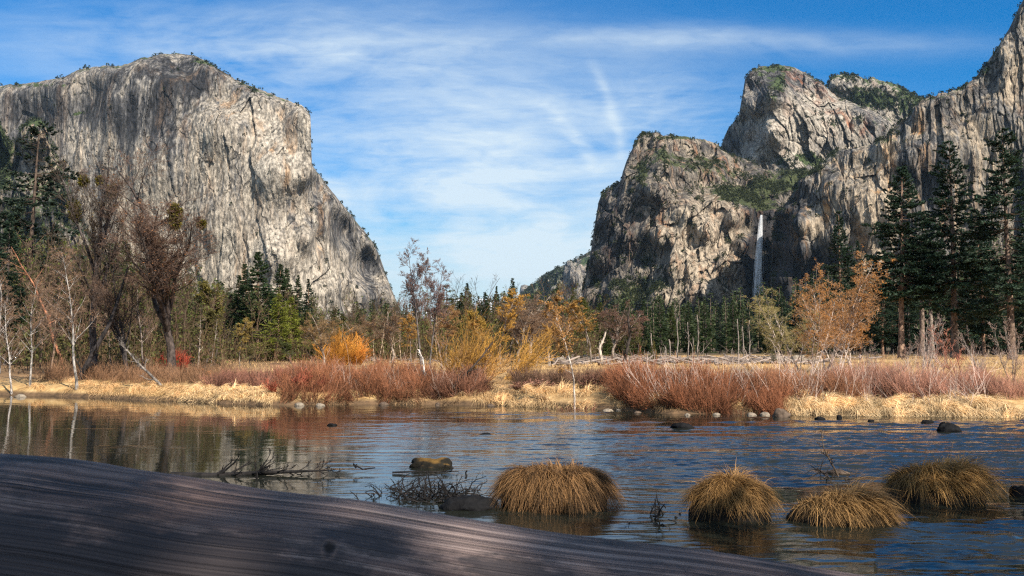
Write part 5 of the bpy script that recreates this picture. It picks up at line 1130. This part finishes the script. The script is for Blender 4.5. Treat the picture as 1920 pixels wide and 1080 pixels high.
for (px, d, top, kd, l, tw, lf, ws) in ((608, 74, 600, 'oak', 'crooked bare tree left of the orange willow', (.26, .17, .09), (.34, .2, .05), 1.1), (735, 90, 590, 'oak', 'brown bare tree behind the pale poles', (.20, .13, .09), (.3, .18, .06), 1.3), (772, 85, 600, 'birch_yellow', 'golden twigged tree behind the left tall cottonwood', (.26, .17, .08), (.36, .2, .05), 1.2),
        (838, 80, 590, 'birch_yellow', 'tan twigged tree right behind the tall cottonwoods', (.28, .18, .10), (.30, .17, .07), 1.3), (937, 70, 560, 'birch_yellow', 'yellow birch with a thin white trunk right of the yellow willow', (.30, .20, .09), (.42, .24, .05), 1.1), (972, 80, 575, 'oak', 'brown round-crowned bare tree under the tallest middle fir', (.22, .14, .09), (.26, .14, .06), 1.3),
        (990, 90, 560, 'oak', 'grey-brown bare tree below the far blue dome', (.20, .14, .10), (.20, .12, .06), 1.5), (1030, 85, 590, 'oak', 'brown bare tree left of the lone white birch', (.20, .13, .09), (.24, .13, .06), 1.5), (1110, 90, 575, 'birch_yellow', 'golden tree just right of the lone white birch', (.25, .16, .09), (.34, .19, .05), 1.4),
        (1150, 100, 580, 'oak', 'brown bare tree above the gnarled pale snag', (.20, .12, .09), (.22, .11, .06), 1.3), (955, 95, 590, 'birch_yellow', 'tan birch behind the yellow birch', (.26, .17, .09), (.34, .2, .07), 1.3), (1005, 75, 620, 'birch_yellow', 'low golden tree on the meadow edge', (.26, .16, .08), (.34, .19, .05), 1.3), (915, 85, 610, 'birch_yellow', 'tan twigged tree left of the yellow birch', (.30, .19, .09), (.40, .23, .06), 1.3),
        (450, 80, 610, 'birch_yellow', 'light yellow birch left of the tall lit trunk', (.28, .2, .1), (.30, .22, .06), 1.2), (660, 95, 610, 'oak', 'brown bare tree behind the orange willow', (.24, .16, .09), (.26, .15, .05), 1.4)):
    brt(kd, px, d, top - 8, l, (.26, .21, .17), tuple(v * .85 for v in tw), lf, ws * 1.3, rz=(px * .37) % 6)
brt('birch_yellow', 1078, 41.2, 562, 'lone slender white birch standing on the bank in the middle', (.50, .42, .36), (.28, .17, .11), (.36, .19, .055), 1.0, 'birch', 'birch', 2.0)
custom_trunk([(1168, 686), (1174, 665), (1182, 630), (1178, 600), (1180, 575)], .17, .05, 85, 'dark_leaning_tree', 'dark curved bare tree leaning over the fir seedlings', 'tree', (.05, .04, .035), 14, 5, tw=(.16, .10, .08))
custom_trunk([(1131, 694), (1128, 675), (1124, 655), (1130, 640), (1136, 622)], .20, .08, 95, 'gnarled_snag', 'gnarled pale broken snag on the meadow edge', 'dead tree', (.42, .36, .30), 7, 6, tw=(.4, .34, .28))
for (px, top, d, l) in ((1270, 596, 118, 'tall grey branchless pole standing on the meadow edge, left one'), (1290, 604, 125, 'thin grey dead pole right of the first'), (1308, 590, 120, 'pale forked dead pole in front of the firs'), (1384, 598, 118, 'dead grey pole left of the waterfall foot'), (1393, 612, 125, 'thin dead pole close right of the one left of the waterfall foot'), (1405, 600, 120, 'broken dead trunk with stubs below the waterfall'), (1256, 636, 100, 'short sharp dead stub right of the yellow-green pine'), (1248, 650, 98, 'shortest dead stub right of the yellow-green pine'), (1222, 625, 105, 'pale broken stump top behind the yellow-green pine'), (1150, 630, 120, 'thin dead pole left of the dark curved tree'), (1100, 615, 110, 'thin dead pole right of the lone birch')):
    H = height_for(px, d, top); a_, _ = ray(px, 660); pyb = 648 + (EYE - float(ground_z(float(a_) * d, d))) / d * F
    custom_trunk([(px, pyb), (px + 1, (pyb + top) / 2), (px - 1, top)], .085, .05, d, 'dead_pole', l, 'dead tree', (.24, .205, .18), 4 if d > 100 else 0, int(px), tw=(.3, .26, .22), ky=(2, 1))
# orange birches on the right
for i, (px, d, top, l, ws) in enumerate(((1480, 60, 560, 'olive-twigged birch in front of the waterfall foot, leftmost of the right birches', 1.3), (1520, 58, 520, 'orange birch second of the right birches', 1.1), (1545, 62, 498, 'tallest orange birch in the middle of the right birches', 1.2), (1572, 60, 520, 'orange birch right of the tallest of the right birches', 1.15), (1600, 64, 545, 'orange birch at the right end of the right birches', 1.2), (1500, 66, 560, 'pale green-orange birch behind the second of the right birches', 1.2))):
    brt('alder_leafy', px, d, top, l, (.46, .38, .33), (.30, .18, .10) if i not in (0, 5) else (.30, .24, .12), (.42, .19, .045) if i not in (0, 5) else (.24, .21, .06), ws, 'birch', 'birch', rz=i * 1.1 + .3)
for i, (px, d, top, l, ws) in enumerate(((1640, 48, 655, 'thin pale sapling right of the orange birches', 1.0), (1615, 43, 640, 'pale spreading sapling on the right bank below the birches', 1.1), (1680, 46, 640, 'pale leaning sapling with a long diagonal stem', 1.2), (1722, 42, 590, 'tallest pale sapling on the right bank', 1.0), (1760, 46, 630, 'pale sapling left of the reddish sapling', 1.1), (1800, 44, 610, 'reddish twigged sapling near the right edge', 1.2), (1850, 42, 620, 'pale sapling between the reddish sapling and the right edge', 1.2), (1900, 43, 600, 'pale sapling at the right edge of the bank', 1.2), (1550, 42, 640, 'pale sapling stems rising from the right end of the red thicket', 1.0), (1935, 41, 640, 'pale sapling cut by the right edge', 1.1), (1835, 50, 660, 'short greyish sapling behind the pale ones at the right', 1.1))):
    brt('sapling', px, d, top, l, (.36, .30, .26) if i != 5 else (.32, .14, .10), (.32, .23, .19) if i != 5 else (.36, .14, .09), None, ws, 'sapling', 'sapling', rz=i * .9)

# willows and bushes as things
def bush(px, d, top, seed, col, label, ws=1.0, stems=160, w=.010, lean=0, name='willow_bush', cat='bush', spread=.75, leafc=None):
    Hh = height_for(px, d, top); g = shrub(1.0, seed, stems, 6, spread, w / Hh, lean=lean, base=.22)
    o = OB(name, g.mesh(name, TWIG, False), color=col); put(o, px, d, 0, (Hh * ws, Hh * ws, Hh)); tag(o, label, cat); return o
bush(628, 80, 622, 1, (.46, .20, .030), 'bright orange willow bush left of the pale poles', 1.25, 170, .013)
bush(655, 82, 634, 11, (.46, .17, .028), 'smaller orange willow bush on the right side of the bright orange one', 1.2, 130, .013)
bush(885, 50, 585, 2, (.38, .20, .040), 'golden yellow willow leaning over the bank in the middle', 1.15, 150, .010, .22)
bush(868, 49, 640, 12, (.28, .15, .05), 'lower tan willow at the foot of the golden yellow willow', 1.3, 130, .009, .3)
bush(330, 62, 655, 3, (.36, .06, .035), 'deep red willow bush in the shade right of the broad cottonwood', .8, 300, .012)
bush(385, 56, 690, 4, (.50, .17, .05), 'small rust-orange bush at the left end of the straw bank', .8, 200, .010)
bush(1062, 40.2, 752, 5, (.20, .08, .05), 'small drowned twig bush standing in the water below the lone birch', 1.3, 120, .007)
bush(905, 41.5, 755, 6, (.05, .035, .03), 'few thin dark twigs sticking out of the water below the yellow willow', 1.0, 16, .006, spread=1.2, name='water_twigs', cat='twigs')
bush(545, 45.5, 690, 14, (.34, .10, .06), 'red willow clump leaning out at the right end of the low straw bank', 1.3, 200, .009, .35)
bush(1000, 45, 712, 15, (.20, .10, .07), 'dark brown low bush left of the lone birch', 2.6, 260, .009)
bush(1130, 44.5, 700, 16, (.17, .08, .06), 'dark brown bush right of the lone birch', 1.8, 300, .009)
custom_trunk([(822, 752), (840, 735), (862, 712), (885, 690), (905, 668), (925, 640)], .07, .03, 45, 'leaning_willow', 'dark leaning willow stem rising right over the water', 'tree', (.07, .05, .04), 16, 7, tw=(.26, .16, .09))
custom_trunk([(835, 755), (858, 742), (885, 728), (915, 715)], .06, .02, 44.8, 'leaning_willow', 'dark willow stem lying low over the bank edge', 'tree', (.05, .04, .035), 14, 9, tw=(.14, .09, .07))
custom_trunk([(800, 726), (797, 700), (792, 672), (785, 655)], .05, .03, 47, 'pale_snag', 'short pale snag at the foot of the two tall cottonwoods', 'dead tree', (.55, .50, .46), 8, 10, tw=(.5, .44, .4))

# thickets: uncountable stems
def thicket(x0, x1, s0, s1, n, h, seed, col, label, w=.008, hfun=None, lean=0, side=4):
    rng = np.random.default_rng(seed); x = rng.uniform(x0, x1, n); s = rng.uniform(s0, s1, n)
    cl = fbm(x / .8, s / .8, 3, seed + 5); k = cl > -.30; x, s, cl = x[k], s[k], cl[k]; n = len(x)
    y = bank_y(x) + s; z = ground_z(x, y); hh = .9 * h * (1 + .6 * cl + .4 * fbm(x / 2.2, 0 * x + seed, 3, seed + 8)) * rng.uniform(.4, 1.15, n)
    tall = rng.random(n) < .03; hh = np.where(tall, hh * 1.4, hh)
    D = nrm(np.stack([fbm(x / .5, s, 2, seed + 6) * 1.8 + rng.normal(size=n) * .34 + lean, rng.normal(size=n) * .35 - .25 * (s < 1), 1 + 0 * x], 1))
    P, R = grow(np.stack([x, y, z - .05], 1), D, hh, np.full(n, w), 6, .35, .14, rng, .45); c = np.clip(.42 + cl * .7 + .35 * fbm(x / .4, s / .4, 2, seed + 9) + rng.normal(size=n) * .28, 0, 1)
    g = Geo(); tubes(g, P, R, 3, c); P2, R2, L2 = children(P, R, hh, side, .2, .95, (.2, .65), .42, 4, .4, .12, rng, .8, .5)
    tubes(g, P2, np.maximum(R2, w * .5), 3, np.repeat(c, side))
    return tag(OB('willow_thicket', g.mesh('willow_thicket', TWIG, False), color=col), label, 'thicket', None, 'stuff')
thicket(pxx(355, 755), pxx(540, 758), 2.2, 6.5, 4500, .85, 1, (.24, .11, .075), 'dull red-brown thicket behind the low straw bank on the left')
thicket(pxx(520, 760), pxx(800, 759), .0, 6, 8000, 1.05, 2, (.24, .10, .050), 'reddish willow thicket along the bank left of the yellow willow')
thicket(pxx(800, 760), pxx(900, 760), .5, 4, 3000, 1.0, 3, (.22, .10, .06), 'dark brown thicket around the foot of the yellow willow')
thicket(pxx(975, 760), pxx(1180, 770), 3.4, 6.0, 4200, .85, 4, (.15, .085, .055), 'dark brown thicket behind the golden grass mound')
thicket(pxx(1165, 770), pxx(1470, 777), -.1, 4.5, 13000, 1.02, 5, (.25, .10, .050), 'dense red willow thicket on the right of the middle', .007)
thicket(pxx(1460, 778), pxx(1640, 781), 1.0, 5.5, 6000, 1.05, 6, (.25, .115, .062), 'red willow thicket behind the left end of the straw roll', .007)
thicket(pxx(1630, 781), pxx(2000, 784), 1.6, 6.0, 6500, 1.1, 7, (.30, .15, .105), 'thinner pinkish brown thicket behind the straw roll on the right', .0065)
thicket(pxx(0, 742), pxx(360, 752), 2.5, 9, 4000, .9, 8, (.20, .11, .06), 'brown undergrowth beneath the bare trees on the left bank')
thicket(pxx(1180, 770), pxx(1900, 783), .5, 5.0, 650, 1.7, 9, (.42, .33, .28), 'pale bare stems rising through the red thicket on the right', .008, side=3)
thicket(pxx(540, 760), pxx(900, 760), .5, 5.0, 200, 1.5, 10, (.34, .25, .20), 'pale bare stems rising through the red thicket left of the willow', .008, side=3)
def undergrowth():
    rng = np.random.default_rng(77); n = 1900; px = rng.uniform(-40, 1120, n); d = rng.uniform(60, 120, n)
    d = np.where(px > 420, rng.uniform(92, 140, n), d); a, _ = ray(px, 660); x = a * d; z = ground_z(x, d)
    hh = rng.uniform(1.0, 3.4, n); D = nrm(np.stack([rng.normal(size=n) * .3, rng.normal(size=n) * .3, 1 + 0 * x], 1))
    P, R = grow(np.stack([x, d, z], 1), D, hh, np.full(n, .022), 5, .3, .1, rng, .4); c = rng.uniform(0, 1, n)
    g = Geo(); tubes(g, P, R, 3, c); P2, R2, L2 = children(P, R, hh, 5, .2, .95, (.3, .9), .5, 4, .2, .15, rng, .8, .5); tubes(g, P2, np.maximum(R2, .010), 3, np.repeat(c, 5))
    tag(OB('undergrowth', g.mesh('undergrowth', TWIG, False), color=(.10, .062, .034)), 'leafless brown undergrowth at the foot of the far trees', 'undergrowth', None, 'stuff')
    pts = P2[:, 1:].reshape(-1, 3); m = 16000; C = pts[rng.integers(0, len(pts), m)] + rng.normal(size=(m, 3)) * .25; g = Geo()
    leaves(g, C, rdir(m, rng), rng.uniform(.14, .34, m), .6, rng.uniform(0, 1, m))
    tag(OB('understorey_leaves', g.mesh('understorey_leaves', LEAF, False), color=(.085, .085, .026)), 'yellow-green leafy understorey at the foot of the far trees', 'undergrowth', None, 'stuff')
undergrowth()
# far wood behind: reads as one mass
def far_wood():
    rng = np.random.default_rng(5); gt = Geo(); gl = Geo()
    def one(x, y, z, H, w, den):
        m = int(den); t = rng.uniform(.12, 1, m); a = rng.uniform(0, 2 * pi, m); r = H * w * (1 - t) ** .8 * rng.uniform(.5, 1.1, m)
        C = np.stack([x + np.cos(a) * r * .6, y + np.sin(a) * r * .6, z + t * H], 1); D = nrm(np.stack([np.cos(a), np.sin(a), rng.uniform(-.5, .2, m)], 1))
        leaves(gl, C, D, np.maximum(r * .8, .7), .55, rng.uniform(.1, .9, m))
        P = np.array([[[x, y, z], [x, y, z + H * .5], [x, y, z + H * .97]]]); tubes(gt, P, np.array([[H * .013, H * .009, .03]]), 4)
    for i in range(900):
        px = rng.uniform(-60, 1990); d = rng.uniform(200, 330)
        top = np.interp(px, [-60, 100, 400, 620, 760, 900, 1080, 1300, 1500, 1700, 1990], [430, 465, 535, 580, 582, 566, 572, 570, 536, 470, 440]) + rng.uniform(-20, 40)
        if rng.random() < .35: top += 18
        H = height_for(px, d, top); a, _ = ray(px, 660)
        if H > 3: one(float(a) * d, d, MEADOW, H, rng.uniform(.14, .2), 150)
    for i in range(500):
        px = rng.uniform(-60, 1990); d = rng.uniform(350, 800); top = np.interp(px, [-60, 400, 640, 780, 900, 1080, 1300, 1500, 1990], [570, 595, 618, 622, 612, 612, 596, 575, 540]) + rng.uniform(-6, 20)
        H = height_for(px, d, top); a, _ = ray(px, 660)
        if H > 3: one(float(a) * d, d, MEADOW, H, rng.uniform(.14, .2), 90)
    tag(OB('forest', gl.mesh('forest', LEAF, False), color=(.050, .068, .026)), 'far dark conifer forest across the valley floor', 'forest', None, 'stuff')
    tag(OB('forest_trunks', gt.mesh('forest_trunks', BARK), color=(.16, .12, .09)), 'trunks of the far conifer forest', 'forest', None, 'stuff')
far_wood()
# white debris and fallen logs on the meadow
def thin_wood():
    rng = np.random.default_rng(55); n = 520; px = rng.uniform(-60, 1130, n); d = np.where(px < 420, rng.uniform(76, 130, n), rng.uniform(108, 165, n)); a, b = ray(px, np.interp(px, [-60, 150, 330, 420, 620, 800, 960, 1130], [480, 465, 510, 568, 590, 574, 556, 572]) + rng.normal(size=n) * 24 + 10)
    x = a * d; z = ground_z(x, d); H = np.clip(EYE + b * d - z, 2, 14)
    P, R = grow(np.stack([x, d, z], 1), nrm(np.stack([rng.normal(size=n) * .12, rng.normal(size=n) * .12, 1 + 0 * x], 1)), H, H * .008, 10, .3, .06, rng, .2); g = Geo(); c = rng.uniform(0, 1, n); tubes(g, P, R, 4, c * .6 + .05)
    P1, R1, L1 = children(P, R, H, 14, .25, .98, (.4, 1.1), .32, 6, .4, .1, rng, .5, .3); c1 = np.repeat(c, 14); tubes(g, P1, np.maximum(R1, .014), 3, c1)
    P2, R2, L2 = children(P1, R1, L1, 6, .15, 1, (.4, 1), .5, 4, .3, .12, rng, .6, .5); c2 = np.repeat(c1, 6); tubes(g, P2, np.maximum(R2, .011), 3, c2)
    tag(OB('leafless_wood', g.mesh('leafless_wood', TWIG, False), color=(.10, .066, .042)), 'leafless brown wood between and behind the bank trees', 'wood', None, 'stuff')
    m = 60000; k = rng.integers(0, len(P2), m); k = k[c2[k] > .45]; C = P2[k, rng.integers(1, 4, len(k))] + rng.normal(size=(len(k), 3)) * .12; g = Geo(); leaves(g, C, rdir(len(k), rng), rng.uniform(.12, .30, len(k)), .6, np.clip(c2[k] * 1.5 - .6 + rng.normal(size=len(k)) * .2, 0, 1))
    tag(OB('wood_leaves', g.mesh('wood_leaves', LEAF, False), color=(.085, .10, .024)), 'last yellow-green leaves of the wood behind the bank trees', 'wood', None, 'stuff')
thin_wood()
def debris():
    rng = np.random.default_rng(9); n = 900; px = np.where(rng.random(n) < .8, rng.uniform(1030, 1520, n), rng.uniform(640, 1650, n)); d = rng.uniform(84, 128, n); a, _ = ray(px, 660); x = a * d; z = ground_z(x, d)
    az = rng.uniform(0, pi, n); L = rng.uniform(.3, 2.6, n) ** 1.0; D = np.stack([np.cos(az), np.sin(az), rng.uniform(-.05, .25, n)], 1)
    P, R = grow(np.stack([x, d, z + .08], 1), nrm(D), L, rng.uniform(.03, .14, n), 4, 0, .05, rng, .6); g = Geo(); tubes(g, P, R, 5, rng.uniform(.1, 1, n))
    tag(OB('driftwood_litter', g.mesh('driftwood_litter', TWIG, False), color=(.20, .16, .135)), 'pale broken wood and flood debris strewn across the meadow edge', 'debris', None, 'stuff')
debris()
for i, (px, d, w, h, l) in enumerate(((1050, 98, 26, 10, 'pale boulder at the left end of the meadow debris'), (1098, 102, 30, 12, 'pale boulder behind the lone birch trunk'), (1118, 104, 18, 9, 'whitish stone right of the lone birch trunk'), (1292, 100, 22, 10, 'whitish boulder among the meadow debris below the poles'), (1340, 104, 18, 8, 'small whitish boulder left of the dark fallen log'), (1470, 96, 40, 16, 'grey boulder below the waterfall foot at the meadow edge'), (1500, 100, 34, 14, 'grey boulder right of the one below the waterfall foot'))):
    a, _ = ray(px, 660); zz = float(ground_z(float(a) * d, d)); pyb = 648 + (EYE - zz) / d * F; rock(px, pyb, w, h, 60 + i, ST_PALE, l, z=zz)
def driftwood(pts, r0, r1, d, label, col, twigs, seed, name='driftwood', tw=None, z=None):
    return custom_trunk(pts, r0, r1, d, name, label, 'driftwood', col, twigs, seed, tw=tw or col, ky=(4, 3))
driftwood([(1304, 688), (1318, 682), (1330, 678)], .20, .16, 88, 'dark fallen log end on the meadow below the poles', (.06, .05, .045), 0, 71)
driftwood([(1280, 690), (1300, 684), (1316, 678)], .10, .06, 90, 'pale fallen branch beside the dark log end', (.40, .34, .28), 3, 72)

# driftwood in the near water
BK = (.014, .012, .012)
driftwood([(320, 893), (400, 893), (450, 890), (500, 886), (560, 884), (628, 881)], .085, .012, 20.2, 'long black branch floating left of the centre', BK, 26, 81)
driftwood([(482, 908), (483, 892), (478, 868)], .018, .010, 19.6, 'black forked stick standing up from the floating branch', BK, 3, 82)
driftwood([(668, 878), (662, 870), (680, 880), (704, 877)], .02, .012, 20.5, 'small black stick with a raised end right of the floating branch', BK, 4, 83)
driftwood([(736, 886), (780, 884), (810, 885), (860, 884)], .018, .008, 20.4, 'thin black stick lying before the mossy rock', BK, 8, 84)
driftwood([(873, 898), (874, 886), (876, 882)], .02, .008, 19, 'stubby black stick poking up left of the largest tussock', BK, 5, 85)
def twig_pile(cx, cy, w, d, n, seed, label, h=.5, col=BK):
    rng = np.random.default_rng(seed); px = cx + rng.normal(size=n) * w * .35; x = (px - 960) / F * d; y = d + rng.normal(size=n) * .35; b = np.stack([x, y, rng.uniform(-.05, .05, n)], 1)
    D = nrm(np.stack([rng.normal(size=n), rng.normal(size=n) * .7, rng.uniform(-.05, .9, n)], 1)); L = h * rng.uniform(.5, 1.4, n)
    P, R = grow(b, D, L, rng.uniform(.006, .016, n), 7, -.6, .22, rng, .4); g = Geo(); tubes(g, P, R, 5); P2, R2, L2 = children(P, R, L, 4, .2, 1, (.4, 1.1), .4, 4, .2, .2, rng, .6, .5); tubes(g, P2, np.maximum(R2, .003), 3)
    return tag(OB('twig_pile', g.mesh('twig_pile', BARK), color=col), label, 'twigs', None, 'stuff')
twig_pile(835, 935, 150, 17.2, 150, 1, 'tangle of black twigs left of the largest tussock', .42)
twig_pile(1235, 960, 70, 15.2, 16, 2, 'black twigs in the water between the largest and the pointed tussock', .45)
twig_pile(770, 925, 80, 17.8, 40, 4, 'few black twigs at the left end of the tangle', .35)
twig_pile(1560, 893, 60, 19.6, 22, 3, 'low brown driftwood heap behind the lowest tussock', .5, (.06, .045, .035))
driftwood([(1572, 893), (1558, 868), (1545, 840), (1540, 805)], .020, .004, 19.4, 'thin pale bare branch standing up from the driftwood heap', (.13, .09, .06), 10, 86, 'standing_branch')
# grass sprigs in front of the log's right end
def sprig(px, py, seed, label):
    rng = np.random.default_rng(seed); d = 1.42; a, b = ray(px, py); P0 = np.array([a * d, d, EYE + b * d]); n = 9
    C, S = blades(P0 + rng.normal(size=(n, 3)) * .008, rng.uniform(0, 2 * pi, n), rng.uniform(.03, .07, n), rng.uniform(.5, .9, n), rng.uniform(0, .3, n), np.full(n, .0016), rng, 6); g = Geo(); add_ribbons(g, C, S, rng.uniform(.2, .9, n))
    tag(OB('grass_sprig', g.mesh('grass_sprig', GRASS, False), color=(.035, .05, .03)), label, 'grass')

# trees on the near bank that shade the log (behind and right of the viewer)
def near_tree(kind, x, y, H, label, col, rz=0):
    H0, me = CON[kind]; r = bpy.data.objects.new('pine_tree', None); COL.objects.link(r); r.location = (x, y, float(ground_z(x, y)) - .1); s = H / H0; r.scale = (s, s, s); r.rotation_euler[2] = rz
    tag(r, label, 'pine')
    for nm, m, c in zip(('trunk', 'crown'), me, (PB, col)): o = OB(nm, m, r, color=c)
near_tree('pine_c', 7.5, -6.0, 19, 'pine on the near bank behind the viewer to the right', NG, .4)
near_tree('sparse', 4.0, -9.5, 18, 'pine on the near bank directly behind the viewer', NG, 1.9)
near_tree('sparse', 4.9, -3.6, 13, 'young pine on the near bank close behind the viewer', NG, 1.1)
near_tree('sparse', 19, 2.0, 20, 'thin pine on the near bank far to the right of the log', NG, 3)
near_tree('pine_c', 27, -3.0, 24, 'tall pine on the near bank farthest to the right', NG, 5)
near_tree('sparse', 13, 0.5, 15, 'small thin pine on the near bank right of the log', NG, 2)
# ------------------------------------------------------------------ air
def haze():
    me = bpy.data.meshes.new('haze'); x, y0, y1, z0, z1 = 9400, -450, 16900, -25, 1150
    v = [(-x, y0, z0), (x, y0, z0), (x, y1, z0), (-x, y1, z0), (-x, y0, z1), (x, y0, z1), (x, y1, z1), (-x, y1, z1)]
    me.from_pydata(v, [], [(0, 3, 2, 1), (4, 5, 6, 7), (0, 1, 5, 4), (1, 2, 6, 5), (2, 3, 7, 6), (3, 0, 4, 7)])
    m = bpy.data.materials.new('haze'); m.use_nodes = True; nt = m.node_tree; nt.nodes.clear()
    o = nt.nodes.new('ShaderNodeOutputMaterial'); pv = nt.nodes.new('ShaderNodeVolumePrincipled')
    pv.inputs['Color'].default_value = (.55, .78, 1, 1); pv.inputs['Density'].default_value = 1.2e-5; pv.inputs['Anisotropy'].default_value = .2
    nt.links.new(pv.outputs[0], o.inputs['Volume']); me.materials.append(m)
    tag(OB('haze', me), 'thin blue air filling the valley', 'haze', None, 'stuff')
haze()
